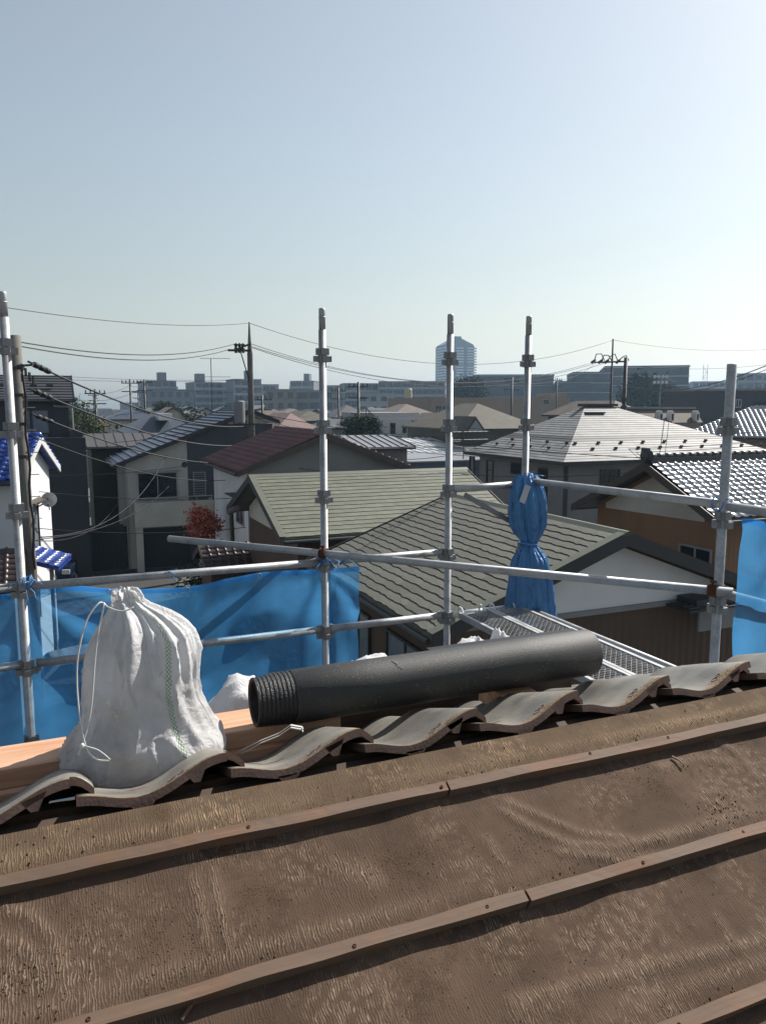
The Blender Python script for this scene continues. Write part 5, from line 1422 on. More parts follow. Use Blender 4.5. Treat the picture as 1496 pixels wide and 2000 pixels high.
mb = MB(); mb.prism([(d_.x-.7, d_.z-.82), (d_.x, d_.z+.1), (d_.x+.7, d_.z-.82)], FQ, d_.y-.44, d_.y-.405); mb.build('gable_panel', 'city_white', rt2)
hip_house(1193, 1275, 812, 783, 58, 9, 'dark_wall', 'tan_roof', 'brown hipped roof between the slate roof and the dormer house')
# mansard house with three dormers
k0 = gp(1258, 826, f=56); k1 = gp(1372, 826, q=k0.y); kt = gp(1300, 799, q=k0.y+1.0)
rK = root('mansard_house', ((k0.x+k1.x)/2, k0.y+3, GROUND), 'dark mansard house with three white arched dormer windows', 'house')
mb = MB(); mb.box((k0.x+.1, k0.y+.1, GROUND), (k1.x-.1, k0.y+8, k0.z)); mb.build('wall', 'taupe_wall', rK)
mb = MB(); mb.prism([(k0.y, k0.z), (k0.y+1.0, kt.z), (k0.y+7.1, kt.z), (k0.y+8.1, k0.z)], FP, k0.x, k1.x); ro = mb.build('roof', 'tan_roof', rK)
mb = MB(); mb.box((k0.x-.1, k0.y+.85, kt.z+.002), (k1.x+.1, k0.y+7.2, kt.z+.15)); mb.build('cornice', 'grey_wall', ro)
for xc in (1291, 1313, 1362):
    c = gp(xc, 813, q=k0.y-.1); w_ = .16
    mb = MB(); mb.prism([(c.x-w_, c.z-.38), (c.x-w_, c.z+.2), (c.x-w_*.5, c.z+.36), (c.x, c.z+.42), (c.x+w_*.5, c.z+.36), (c.x+w_, c.z+.2), (c.x+w_, c.z-.38)], FQ, k0.y-.1, k0.y+.4); do = mb.build('dormer', 'white_trim', rK)
    mb = MB(); mb.box((c.x-.08, k0.y-.12, c.z-.28), (c.x+.08, k0.y-.104, c.z+.16)); mb.build('pane', 'glass', do)
# dark box building at the right edge
j0 = gp(1306, 763, f=74); 
rJ = root_view('dark_block', 1480, 74, 'dark grey windowless block behind the silver roof at right', 'building')
jw = (1480-1306)/FPX*74; jh = j0.z-GROUND
mb = MB(); mb.box((-jw, 0, 0), (jw, 14, jh)); mb.build('wall', 'dark_siding', rJ)
mb = MB(); mb.box((-jw-.1, -.1, jh+.002), (jw+.1, 14.1, jh+.2)); mb.build('parapet', 'grey_wall', rJ)
def jwin(x0, x1, y0, y1):
    xa_ = (x0-1480)/FPX*74; xb_ = (x1-1480)/FPX*74; z0_ = gp(1440, y1, f=74).z-GROUND; z1_ = gp(1440, y0, f=74).z-GROUND
    window(rJ, 'q-', 0, xa_, xb_, z0_, z1_, 'white_trim', 'glass', 1)
jwin(1440, 1450, 780, 796); jwin(1459, 1470, 800, 814)
# white two-storey building with outside stair
w0 = gp(722, 806, f=76); rW = root('flat_roofed_building', (w0.x+4, w0.y+4, GROUND), 'white flat-roofed building with an outside steel stair', 'building')
w1 = gp(818, 806, q=w0.y)
mb = MB(); mb.box((w0.x, w0.y, GROUND), (w1.x, w0.y+8, w0.z)); mb.build('wall', 'city_white', rW)
for (x0, x1, y0, y1) in ((762, 772, 826, 848), (786, 794, 830, 846), (804, 812, 822, 832)):
    a = gp(x0, y1, q=w0.y); b = gp(x1, y0, q=w0.y); window(rW, 'q-', w0.y, a.x, b.x, a.z, b.z, 'alu_dark', 'glass', 0)
a = gp(712, 815, q=w0.y-.8); b = gp(742, 845, q=w0.y-.8); mb = MB(); mb.bar(a, b, .9, .12)
mb.bar(a+Vector((0,-.4,.9)), b+Vector((0,-.4,.9)), .06, .06)
for k in range(7): c = a.lerp(b, k/6); mb.bar(c+Vector((0,-.4,0)), c+Vector((0,-.4,.9)), .05, .05)
mb.build('steel_stair', 'dark_trim', rW)
# warehouse with bright folded-metal roof
s0 = gp(802, 884, f=58)
rS = root('warehouse', (s0.x+10, s0.y+6, GROUND), 'long low warehouse with shining white metal roof', 'warehouse')
mb = MB(); mb.box((s0.x, s0.y, GROUND), (s0.x+26, s0.y+16, s0.z-.15)); mb.build('wall', 'metal_roof_blue', rS)
F0 = FP; zt_ = s0.z
mb = MB(); mb.prism([(s0.y-.4, zt_-.1), (s0.y-.4, zt_), (s0.y+8, zt_+.75), (s0.y+16.4, zt_), (s0.y+16.4, zt_-.1)], FP, s0.x-.3, s0.x+26.3); ro = mb.build('roof', 'metal_white', rS)
seams(ro, FP, s0.x, s0.x+26, s0.y-.4, zt_, s0.y+8, zt_+.75, .6, 'metal_white', .08, .06)
s2 = gp(800, 904, f=50); rS2 = root('carport', (s2.x+5, s2.y+2, GROUND), 'pale blue roofed carport in front of the warehouse', 'carport')
s3 = gp(905, 904, q=s2.y)
mb = MB(); mb.prism([(s2.y, s2.z), (s2.y, s2.z+.08), (s2.y+5, s2.z+.3), (s2.y+5, s2.z+.2)], FP, s2.x, s3.x+3); mb.build('roof', 'metal_roof_pale', rS2)
mb = MB(); mb.box((s2.x+.1, s2.y+.1, GROUND), (s3.x+2.9, s2.y+.2, s2.z-.02)); mb.build('panel_wall', 'metal_roof_blue', rS2)
# tan flat building
t0_ = gp(842, 776, f=128); t1_ = gp(1112, 776, q=t0_.y)
rT = root('flat_roofed_building', ((t0_.x+t1_.x)/2, t0_.y+8, GROUND), 'long tan flat-roofed building behind the olive-brown house', 'building')
mb = MB(); mb.box((t0_.x, t0_.y, GROUND), (t1_.x, t0_.y+18, t0_.z)); mb.build('wall', 'tan_wall', rT)
for (x0, x1, y0, y1) in ((850, 862, 792, 801), (864, 874, 792, 801), (897, 916, 792, 801), (1060, 1072, 776+4, 790)):
    a = gp(x0, y1, q=t0_.y); b = gp(x1, y0, q=t0_.y); window(rT, 'q-', t0_.y, a.x, b.x, a.z, b.z, 'alu', 'glass', 1)
mb = MB(); c = gp(1075, 768, q=t0_.y+4); mb.box((c.x-1, t0_.y+3, t0_.z), (c.x+3, t0_.y+7, c.z)); mb.build('roof_hut', 'tan_wall', rT)
hip_house(838, 905, 830, 806, 84, 8, 'city_beige', 'tan_roof', 'beige house half hidden behind the second upright')

# small houses filling the rows in between
rf = random.Random(21)
rm_ = ['grey_roof', 'tan_roof', 'slate_dark', 'metal_roof_blue', 'olive_roof', 'red_roof', 'metal_roof_pale', 'metal_roof_brown']
wm_ = ['cream_wall', 'grey_wall', 'city_white', 'taupe_wall', 'city_beige']
for i in range(170):
    f = 96 + 200*(i/170)**1.15 + rf.uniform(-6, 6); x = rf.uniform(-30, 1520)
    (a, b, c), Y = ray(x, 795); p, q = a*f/Y, b*f/Y
    if 820 < x < 1130 and f < 150: continue
    if x > 1290 and f < 100: continue
    w, dp = rf.uniform(5, 9), rf.uniform(5, 8); hz = rf.uniform(4.2, 6.6)
    r_ = root('distant_house', (p+w/2, q+dp/2, GROUND), 'small house in the hazy rows of roofs before the apartment blocks', 'house', 'small distant houses')
    if rf.random() < .5: hip(r_, p, p+w, q, q+dp, GROUND+hz, GROUND+hz+rf.uniform(1.3, 2.1), rf.choice(wm_), rf.choice(rm_), 'dark_trim', .4)
    else:
        if rf.random() < .5: gable(r_, FP, p, p+w, q+dp/2, dp/2, GROUND+hz, GROUND+hz+rf.uniform(1.4, 2.2), rf.choice(wm_), rf.choice(rm_), 'dark_trim')
        else: gable(r_, FQ, q, q+dp, p+w/2, w/2, GROUND+hz, GROUND+hz+rf.uniform(1.4, 2.4), rf.choice(wm_), rf.choice(rm_), 'dark_trim')
    for k in range(2):
        a0 = p+.8+k*w*.5; mb = MB(); mb.box((a0, q+.36, GROUND+3.6), (a0+1.5, q+.43, GROUND+4.7)); mb.build('window', 'glass', r_)

# ================================================================== FAR BLOCKS
def block(name, label, x0, x1, yt, f, dep, wall, style, turn=0.0, floors=None, cat='building', band='city_window', trim='city_white', hut=0):
    r_ = root_view(name, (x0+x1)/2, f, label, cat, None, turn)
    w = (x1-x0)/FPX*f*1.0; H = gp((x0+x1)/2, yt, f=f).z - GROUND
    mb = MB(); mb.box((-w/2, 0, 0), (w/2, dep, H)); mb.build('wall', wall, r_)
    n = floors or max(2, int(H/3.0)); fh = H/n
    if style == 'balcony':
        mb = MB(); mw = MB()
        for k in range(n):
            z = k*fh
            mb.box((-w/2-.4, -1.3, z+.0), (w/2+.4, -.01, z+.18)); mb.box((-w/2-.4, -1.3, z+.185), (w/2+.4, -1.18, z+1.05))
            for s_ in range(int(w/6)+1): mb.box((-w/2-.1+s_*6, -1.17, z+.185), (-w/2+.1+s_*6, -.01, z+fh-.005))
            for s_ in range(int(w/3)): mw.box((-w/2+.5+s_*3, -.06, z+.3), (-w/2+2.6+s_*3, .02, z+fh-.5))
        mb.build('balconies', trim, r_, kind='stuff'); mw.build('window_rows', band, r_, kind='stuff')
    elif style == 'band':
        mw = MB(); mt = MB()
        for k in range(n):
            z = k*fh
            for s_ in range(max(1, int(w/4))): mw.box((-w/2+.5+s_*4, -.05, z+.9), (-w/2+3.9+s_*4, .02, z+fh-.5))
            mt.box((-w/2-.3, -.35, z+fh-.3), (w/2+.3, -.02, z+fh-.08))
        mw.build('window_rows', band, r_, kind='stuff'); mt.build('floor_bands', trim, r_, kind='stuff')
    else:
        mw = MB()
        for k in range(n):
            z = k*fh
            for s_ in range(max(1, int(w/3.2))): mw.box((-w/2+.7+s_*3.2, -.05, z+.9), (-w/2+2.4+s_*3.2, .02, z+fh-.7))
        mw.build('window_rows', band, r_, kind='stuff')
    mb = MB(); mb.box((-w/2-.15, -.15, H+.002), (w/2+.15, dep+.15, H+.35))
    if hut: mb.box((-w*.12+hut, dep*.3, H+.36), (w*.12+hut, dep*.6, H+4.0))
    mb.build('roof_edge', wall, r_)
    return r_, w, H, fh, n
# tower
rTw, w, H, fh, n = block('apartment_tower', 'tall pale apartment tower with stacked balconies above the skyline', 866, 926, 676, 660, 24, 'city_grey', 'none', .35, 26, 'tower')
mb = MB()
for k in range(26):
    z = k*fh
    for xa_, xb_ in ((-w/2-1.6, -w*.26), (-w*.12, w*.12), (w*.24, w/2+1.6)): mb.box((xa_, -1.5, z+.0), (xb_, -.06, z+1.15))
    mb.box((-w/2-1.6, -1.0, z), (-w/2-.02, 20, z+1.1)); mb.box((w/2+.02, -1.0, z), (w/2+1.6, 20, z+1.1))
mb.build('balconies', 'city_pale', rTw, kind='stuff')
mb = MB(); mb.prism([(-w*.5, H+.4), (-w*.5, H+1.2), (-w*.14, H+6.2), (-w*.14, H+8.2), (w*.08, H+8.2), (w*.08, H+6.6), (w*.5, H+1.6), (w*.5, H+.4)], lambda a, b, z: (b, a, z), 2, 22); mb.build('crown', 'city_grey', rTw)
block('apartment_block', 'mid-rise block with stepped balconies and rooftop hut at the left skyline', 290, 346, 745, 330, 14, 'city_grey', 'balcony', .3, None, 'building', hut=2)
block('apartment_block', 'pale block at the foot of the stepped mid-rise block', 280, 378, 762, 310, 14, 'city_grey', 'win', .1)
block('apartment_block', 'grey mid-rise block behind the roof antenna', 382, 446, 748, 330, 14, 'city_grey', 'balcony', .3, hut=-3)
block('apartment_block', 'blue-grey block directly behind the tall utility pole', 458, 512, 742, 320, 14, 'city_grey', 'balcony', .25, hut=2)
block('apartment_block', 'long low pale block right of the tall utility pole', 500, 545, 752, 335, 14, 'city_white', 'balcony', .1)
block('apartment_block', 'tan and grey low block right of the utility pole', 520, 578, 762, 250, 14, 'city_beige', 'win', .0)
block('apartment_block', 'stepped apartment block left of the middle upright', 568, 614, 745, 390, 14, 'city_grey', 'balcony', -.3, hut=1)
block('apartment_block', 'wide low block just left of the middle upright', 556, 665, 764, 260, 14, 'city_beige', 'band', .0)
block('apartment_block', 'pale block right of the middle upright', 640, 690, 754, 340, 14, 'city_white', 'balcony', .1)
block('apartment_block', 'pale stepped block with dark top floor, left of the long one', 672, 745, 750, 330, 14, 'city_grey', 'balcony', .15)
block('apartment_block', 'long blue-grey apartment block running up to the tower', 740, 868, 746, 320, 14, 'city_grey', 'balcony', -.08)
block('apartment_block', 'low white building with tanks before the long block', 700, 770, 770, 240, 12, 'city_white', 'win')
block('office_block', 'dark low office block right of the tower', 928, 1078, 733, 300, 30, 'city_dark', 'band', .12, 5, trim='city_pale')
block('office_block', 'banded dark office wing below and right of the tower', 940, 1140, 752, 270, 20, 'city_dark', 'band', .05, 4)
block('office_block', 'large dark office building on the right skyline', 1182, 1336, 716, 270, 40, 'city_dark', 'band', .1, 7, trim='city_pale')
block('office_block', 'lower dark wing left of the large office building', 1118, 1190, 728, 272, 30, 'city_dark', 'band', .1, 6, trim='city_pale')
block('office_block', 'low dark wing running towards the slate roof', 1085, 1150, 746, 262, 20, 'city_dark', 'band', .05, 5, trim='city_white')
block('apartment_block', 'small pale block just right of the large office', 1338, 1352, 748, 420, 14, 'city_white', 'win')
block('apartment_block', 'low pale block left of the right-hand upright', 1352, 1425, 746, 380, 14, 'city_white', 'balcony', .1)
block('apartment_block', 'white building with balconies at the right edge', 1440, 1530, 730, 300, 20, 'city_white', 'balcony', -.1)
for i in range(34):
    x = rf.uniform(-40, 1540); f = rf.uniform(430, 900)
    if 850 < x < 940: continue
    r_, *_r = block('distant_block', 'tiny pale block in the haze along the horizon', x, x+rf.uniform(14, 44), 795 - rf.uniform(2, 22), f, 14, rf.choice(['city_grey', 'city_white', 'city_beige']), rf.choice(['win', 'balcony']), rf.uniform(-.4, .4))
    r_['group'] = 'blocks along the horizon'
# roof tanks
tk = gp(798, 778, f=200)
r_ = root_view('water_tank', 797, 200, 'round yellow water tank on legs before the long block', 'tank')
zt_ = gp(797, 759, f=200).z-GROUND
mb = MB(); mb.lathe([(zt_-2.4, 0), (zt_-2.4, 1.0), (zt_-.2, 1.0), (zt_, .85), (zt_, 0)], (0, 0, 0), 'z', 20); mb.build('tank', 'tank_yellow', r_)
mb = MB()
for sx in (-.7, .7):
    for sy in (-.7, .7): mb.bar((sx, sy, 0), (sx, sy, zt_-2.42), .15, .15)
mb.build('legs', 'city_grey', r_)
# crane mast
r_ = root_view('crane_mast', 1373, 360, 'lattice crane mast standing beyond the dark block', 'crane'); zt_ = gp(1373, 712, f=360).z-GROUND
mb = MB()
for sx in (-.9, .9):
    for sy in (-.9, .9): mb.bar((sx, sy, 0), (sx, sy, zt_), .18, .18)
k = 0
while k*2.4 < zt_-2.4:
    z = k*2.4; s_ = 1 if k % 2 else -1
    mb.bar((-.9*s_, -.9, z), (.9*s_, -.9, z+2.4), .12, .12); mb.bar((-.9, -.9, z), (.9, -.9, z), .12, .12); k += 1
mb.build('lattice', 'city_white', r_)
# floodlights
r_ = root_view('floodlight_mast', 1287, 150, 'mast with eight white floodlights in front of the office', 'floodlight'); zt_ = gp(1287, 736, f=150).z-GROUND
mb = MB(); mb.tube([(0, 0, 0), (0, 0, zt_+.2)], .16, 8); mb.bar((-1.3, 0, zt_), (1.3, 0, zt_), .12, .12); mb.bar((-1.3, 0, zt_-1.1), (1.3, 0, zt_-1.1), .12, .12); mb.build('mast', 'city_grey', r_)
for k in range(8):
    mb = MB(); mb.lathe([(-.1, 0), (-.1, .32), (.25, .16), (.25, 0)], (-1.1+.73*(k % 4), -.2, zt_-1.1*(k//4)), 'y', 12); mb.build('lamp', 'lamp_glass', r_, smooth=True)

# ================================================================== TREES
def tree(name, c, h, rw, rh, nleaf, leafm, seed, label, size=.12, group=None, cat='tree'):
    rt_ = root(name, (c[0], c[1], GROUND), label, cat, group); rs = random.Random(seed)
    top = Vector((c[0], c[1], GROUND+h)); mb = MB()
    mb.tube([(c[0], c[1], GROUND), (c[0]+.1, c[1], GROUND+h*.4), (c[0], c[1], GROUND+h*.7)], [.14, .1, .05], 7)
    cl = []
    for k in range(16):
        d = Vector((rs.gauss(0, 1), rs.gauss(0, 1), rs.gauss(0, 1))).normalized()*rs.uniform(.45, 1)
        e_ = Vector((c[0]+d.x*rw, c[1]+d.y*rw, GROUND+h-rh+d.z*rh)); cl.append(e_)
        mb.tube([(c[0], c[1], GROUND+h*.5), e_], [.035, .012], 5)
    mb.build('trunk', 'bark', rt_)
    mb = MB()
    for k in range(nleaf):
        e_ = rs.choice(cl); s_ = rw*.34
        p = e_ + Vector((rs.gauss(0, s_), rs.gauss(0, s_), rs.gauss(0, s_*.8)))
        a = Vector((rs.gauss(0, 1), rs.gauss(0, 1), rs.gauss(0, .6))).normalized(); b = a.cross(Vector((rs.gauss(0, 1), rs.gauss(0, 1), rs.gauss(0, 1)))).normalized()
        L_ = size*rs.uniform(.6, 1.3)
        mb.add([p-a*L_, p+b*L_*.4, p+a*L_, p-b*L_*.4], [(0, 1, 2, 3)])
    mb.build('crown', leafm, rt_)
c = gp(396, 1016, f=30); tree('photinia_tree', (c.x, c.y), GROUND*-1+c.z+.45, .55, .55, 2600, 'leaf_red', 4, 'small tree with red young leaves in front of the cream balcony', .09)
c = gp(400, 1060, f=29.5); tree('hedge_shrub', (c.x+.2, c.y), 2.3, 1.2, 1.0, 2500, 'leaf_dark', 14, 'dark reddish hedge below the red-leaved tree', .1, cat='shrub')
c = gp(157, 825, f=60); tree('green_tree', (c.x, c.y), 8.2+c.z+1.2, 1.5, 1.7, 4000, 'leaf_green', 5, 'green tree just right of the tall dark house', .13)
for i, (x, y, f, rw, lb) in enumerate(((915, 768, 200, 5, 'dark tree at the foot of the tower'), (1245, 778, 160, 6, 'dull green tree in front of the large office'), (1278, 780, 158, 5, 'dull green tree beside the floodlight mast'), (690, 835, 66, 1.6, 'green shrub behind the maroon roof ridge'), (715, 842, 60, 1.6, 'olive shrub beside the pale seam roof'), (915, 802, 110, 1.3, 'small dark conifer before the tan building'), (325, 806, 110, 2.2, 'small tree beyond the skylight roof'))):
    c = gp(x, y, f=f); tree('distant_tree', (c.x, c.y), 8.2+c.z+rw*.6, rw*.62, rw*.6, 8000, 'leaf_dark', 30+i, lb, rw*.085)

rg_ = random.Random(77)
for i in range(14):
    x = rg_.uniform(60, 1480); f = rg_.uniform(85, 240)
    (a, b, c), Y = ray(x, 795)
    tree('roofline_tree', (a*f/Y, b*f/Y), rg_.uniform(6.0, 8.3), rg_.uniform(1.2, 2.4), rg_.uniform(1.2, 2.0), 1500, rg_.choice(['leaf_dark', 'leaf_green']), 60+i, 'small dark tree among the distant roofs', .22, 'trees among the distant roofs')

# ================================================================== POLES AND WIRES
def pole(name, x, yt, f, r0_, r1_, label, m='concrete_pole', tip=False):
    g_ = gp(x, yt, f=f); r_ = root(name, (g_.x, g_.y, GROUND), label, 'utility pole')
    mb = MB()
    if tip: mb.tube([(g_.x, g_.y, GROUND), (g_.x, g_.y, g_.z-1.5), (g_.x, g_.y, g_.z-1.35), (g_.x, g_.y, g_.z)], [r0_, r1_, r1_*.85, .035], 12)
    else: mb.tube([(g_.x, g_.y, GROUND), (g_.x, g_.y, g_.z)], [r0_, r1_], 12)
    mb.build('shaft', m, r_, smooth=True)
    return r_, g_
pL, gL = pole('utility_pole', 31, 655, 19.0, .175, .12, 'concrete utility pole beside the leftmost upright')
pM, gM = pole('utility_pole', 487, 629, 38.0, .19, .135, 'tall utility pole with pointed tip and cross-arms behind the maroon roof', tip=True)
pR, gR = pole('utility_pole', 1222, 698, 50.0, .17, .12, 'thick dark utility pole above the slate roof', 'brown_trim')
pR2, gR2 = pole('utility_pole', 1197, 662, 50.6, .09, .06, 'slender steel mast tied to the thick dark pole', 'brown_trim')
others = [(1000, 737, 82, 'thin pole between the two right-centre uprights'), (1088, 738, 120, 'thin pole before the dark office wing'), (700, 746, 64, 'dark pole right of the middle upright'), (661, 757, 90, 'thin pole just right of the middle upright'), (282, 741, 92, 'leftmost of the two tall thin poles before the stepped block'), (254, 741, 84, 'thin pole left of the stepped block'), (186, 760, 70, 'thin pole right of the tall dark house'), (270, 762, 130, 'short far pole among the left roofs'), (183, 768, 140, 'faint far pole beside the green tree'), (512, 772, 70, 'short thin pole right of the tall utility pole')]
for x, yt, f, lb in others:
    r_, g_ = pole('thin_pole', x, yt, f, .14, .1, lb, 'dark_trim')
    mb = MB()
    for dz in (.4, 1.3): mb.bar(g_+Vector((-.9, 0, -dz)), g_+Vector((.9, 0, -dz)), .1, .1)
    for k in (-.8, -.4, .4, .8): mb.tube([g_+Vector((k, 0, -.35)), g_+Vector((k, 0, -.1))], .06, 6)
    mb.build('cross_arm', 'dark_trim', r_)
# hardware of the tall pole
mb = MB(); za = gM.z-2.35
e1 = gp(445, 684, f=37.6); mb.bar(Vector((gM.x, gM.y-.1, e1.z)), e1, .1, .1); e2 = gp(455, 681, f=37.8)
mb.bar(Vector((gM.x, gM.y-.12, e1.z+.32)), gp(461, 683, f=37.4), .09, .09); mb.bar(gp(470, 686, f=37.8), gM+Vector((0, -.1, -3.1)), .05, .05)
mb.build('cross_arm', 'dark_trim', pM)
for x in (461, 468, 475):
    c = gp(x, 676, f=37.6); mb = MB(); mb.lathe([(-.32, .0), (-.32, .07), (-.1, .09), (-.05, .05), (.08, .11), (.12, .05), (.16, 0)], c, 'z', 10); mb.build('insulator', 'dark_trim', pM)
for dz, w_ in ((6.3, .8), (5.6, .6), (4.9, .9)):
    mb = MB(); mb.bar(gM+Vector((-w_, -.15, -dz)), gM+Vector((w_*.4, -.15, -dz)), .08, .08)
    for k in range(3): mb.tube([gM+Vector((-w_+k*.3, -.15, -dz+.05)), gM+Vector((-w_+k*.3, -.15, -dz+.2))], .05, 6)
    mb.build('cable_bracket', 'dark_trim', pM)
mb = MB(); c = gp(468, 805, f=37.6); mb.lathe([(-.55, 0), (-.5, .27), (.5, .27), (.55, .22), (.58, 0)], (c.x, c.y, c.z), 'z', 16)
for k in (-.12, .12): mb.tube([(c.x+k, c.y, c.z+.55), (c.x+k, c.y, c.z+.8)], .05, 6)
mb.build('transformer', 'grey_wall', pM)
# hardware of the left pole
mb = MB(); zb = gp(42, 715, f=19).z
mb.bar((gL.x, gL.y-.1, zb), (gL.x+.35, gL.y-.3, zb+.02), .05, .05)
for k in range(4): mb.tube([(gL.x+.1+k*.08, gL.y-.18, zb-.15-k*.1), (gL.x+.1+k*.08, gL.y-.18, zb+.05-k*.1)], .035, 6)
mb.build('cable_bracket', 'dark_trim', pL)
for z in (zb-.05, zb-.7, zb-1.4, zb-2.2):
    mb = MB(); mb.tube([(gL.x, gL.y, z-.04), (gL.x, gL.y, z+.04)], .16, 12); mb.build('pole_band', 'dark_trim', pL)
mb = MB(); pts = [Vector((gL.x+.1, gL.y-.14, zb-.2))]
for k in range(12): pts.append(Vector((gL.x+.12+.03*math.sin(k*1.7), gL.y-.15, zb-.4-k*.42)))
mb.tube(pts, .03, 6); mb.build('riser_cable', 'wire', pL)
me = MB(); me.tube([(0, 0, 0), (.22, 0, 0)], .012, 5); stp = me.mesh('climbing_step'); stp.materials.append(MT['alu'])
for k in range(9): place(stp, 'climbing_step', pL, (gL.x+.12, gL.y-.05, zb-1.0-k*.55))
# hardware of the right poles
mb = MB(); c = gp(1222, 706, f=50.2); d2 = gp(1160, 708, f=50.2); mb.bar(d2, c, .1, .1)
for k, x in enumerate((1158, 1172, 1184, 1206)):
    e_ = gp(x, 707, f=50.1); mb.tube([e_-Vector((.12, 0, .05)), e_+Vector((.16, 0, .14))], [.1, .07], 6)
    pts = [e_+Vector((.1, 0, .12)), e_+Vector((.22+.05*k, 0, .5-.06*k)), e_+Vector((.55, -.1, .52-.1*(k % 2))), e_+Vector((.8, -.1, .1))]
    mb.tube(pts, .035, 5)
mb.build('cross_arm', 'dark_trim', pR)
for dz in (2.8, 3.3, 3.9):
    mb = MB(); mb.tube([gR+Vector((0, 0, -dz)), gR+Vector((0, 0, -dz+.25))], .2, 10); mb.build('pole_band', 'dark_trim', pR)

def wire(a, b, sag, r=.014, label='', group=None, bead=0, n=22):
    a = Vector(a); b = Vector(b); mb = MB(); pts = []
    for i in range(n+1):
        t = i/n; p = a.lerp(b, t); p.z -= 4*sag*t*(1-t); pts.append(p)
    mb.tube(pts, r, 5)
    if bead:
        for i in range(1, bead): mb.tube([pts[0].lerp(pts[1], i*.3), pts[0].lerp(pts[1], i*.3+.2)], r*2.6, 6)
    o = mb.build('power_line', 'wire', org=a, smooth=True); tag(o, label, 'cable', group); return o
topM = gM + Vector((0, 0, -.05))
wire(gp(-40, 592, f=21), topM, .3, .012, 'thin earth wire running from the left edge to the tip of the tall pole')
wire(gp(-30, 655, f=19), gp(461, 671, f=37.6), .5, .018, 'upper of the two power lines from the left pole to the tall pole')
wire(gp(-30, 662, f=19.2), gp(446, 683, f=37.6), .5, .018, 'lower of the two power lines from the left pole to the tall pole')
wire(topM, gp(1197, 664, f=50.6), 1.75, .013, 'thin sagging wire from the tall pole past the tower to the slender mast')
for k, (y0, y1, sg_) in enumerate(((671, 706, 1.6), (676, 707, 1.55), (678, 709, 1.7))):
    wire(gp(489, y0, f=38), gp(1162+k*9, y1, f=50.2), sg_, .014, ('top', 'middle', 'lowest')[k] + ' of three power lines sagging from the tall pole to the right poles')
wire(gp(1197, 664, f=50.6), gp(1560, 676, f=60), .5, .012, 'thin wire leaving the slender mast towards the right edge')
wire(gp(1205, 745, f=50.2), gp(1560, 686, f=26), .9, .02, 'thicker of the cables rising to the upper right edge')
wire(gp(1205, 752, f=50.2), gp(1560, 694, f=26.5), .9, .014, 'thinner of the cables rising to the upper right edge')
lp = lambda dz, dx=.25: Vector((gL.x+dx, gL.y-.25, zb+dz))
targets = [(.1, 610, 857, 30.5, .25, 'thick black cable from the left pole dipping behind the middle upright'), (-.55, 640, 912, 27, .3, 'black cable from the left pole crossing the navy roof'), (-1.0, 560, 905, 30, .3, 'lower black cable from the left pole crossing the cream house roof')]
tb = gM + Vector((-.3, -.2, -4.9))
wire(lp(.1), gM+Vector((-.4, -.15, -5.0)), .5, .028, 'beaded black cable from the left pole to the tall pole, uppermost', bead=4)
wire(lp(-.55), gM+Vector((-.3, -.15, -5.9)), .5, .028, 'beaded black cable from the left pole to the tall pole, second', bead=4)
wire(lp(-1.15), gM+Vector((-.3, -.15, -6.7)), .5, .024, 'beaded black cable from the left pole to the tall pole, lowest', bead=4)
wire(lp(-1.7), gp(440, 938, f=31), .35, .014, 'service wire from the left pole to the maroon house')
wire(lp(-4.2), gp(330, 880, f=40.0), 1.1, .016, 'pale service drop curving up to the cream gable')
wire(lp(-4.25), gp(330, 950, f=36), .5, .012, 'thin wire across the cream window')
wire(gp(60, 1115-60, f=21), gp(230, 985, f=39.6), .6, .014, 'sagging wire from the blue porch to the cream house corner')
wire(gp(-30, 945, f=24), gp(520, 968, f=27), .3, .011, 'thin wire passing in front of the balcony window')
wire(gp(-30, 925, f=30), gp(420, 900, f=34), .3, .011, 'thin wire under the navy roof edge')
wire(gp(-30, 1020, f=22), gp(480, 1030, f=25), .25, .012, 'black wire in front of the balcony parapet')
wire(gp(520, 905, f=30), gp(800, 938, f=24), .05, .011, 'thin wire across the plain maroon gable')
wire(gM+Vector((0, -.2, -5.2)), gp(900, 885, f=40), .8, .016, 'cable running from the tall pole down past the pale seam roof')
wire(gM+Vector((0, -.2, -6.2)), gp(1010, 900, f=38), .9, .016, 'cable running from the tall pole towards the knotted sheet')
for k, (y0, y1, f0_, f1_) in enumerate(((868, 858, 34, 30), (874, 866, 34, 30), (880, 884, 33, 30))):
    wire(gp(780, y0, f=f0_+4), gp(1540, y1, f=f1_), .35, .013, ('upper', 'middle', 'lower')[k] + ' wire stretched in front of the slate roof')
wire(gp(900, 926, f=23), gp(1240, 922, f=21), .1, .011, 'thin wire in front of the slate house windows')
for k, (y0, y1) in enumerate(((735, 741), (741, 742))):
    wire(gp(120, y0, f=70), gp(480, y1, f=80), .2, .016, ('upper', 'lower')[k] + ' of the level far wires left of the tall pole')
for k, (xa_, ya_, xb_, yb_) in enumerate(((186, 766, 254, 752), (254, 752, 282, 744), (150, 780, 254, 770), (282, 750, 480, 765), (254, 775, 420, 800), (512, 776, 661, 765), (661, 765, 700, 752), (700, 752, 1000, 742), (1000, 742, 1088, 742), (1088, 742, 1160, 712))):
    wire(gp(xa_, ya_, f=84), gp(xb_, yb_, f=88), .4, .02, 'far thin wire strung between the small poles', 'far wires')
o = wire(gp(1250, 716, f=52), gp(1540, 706, f=52), .3, .01, 'faint far wire left of the right-hand upright')

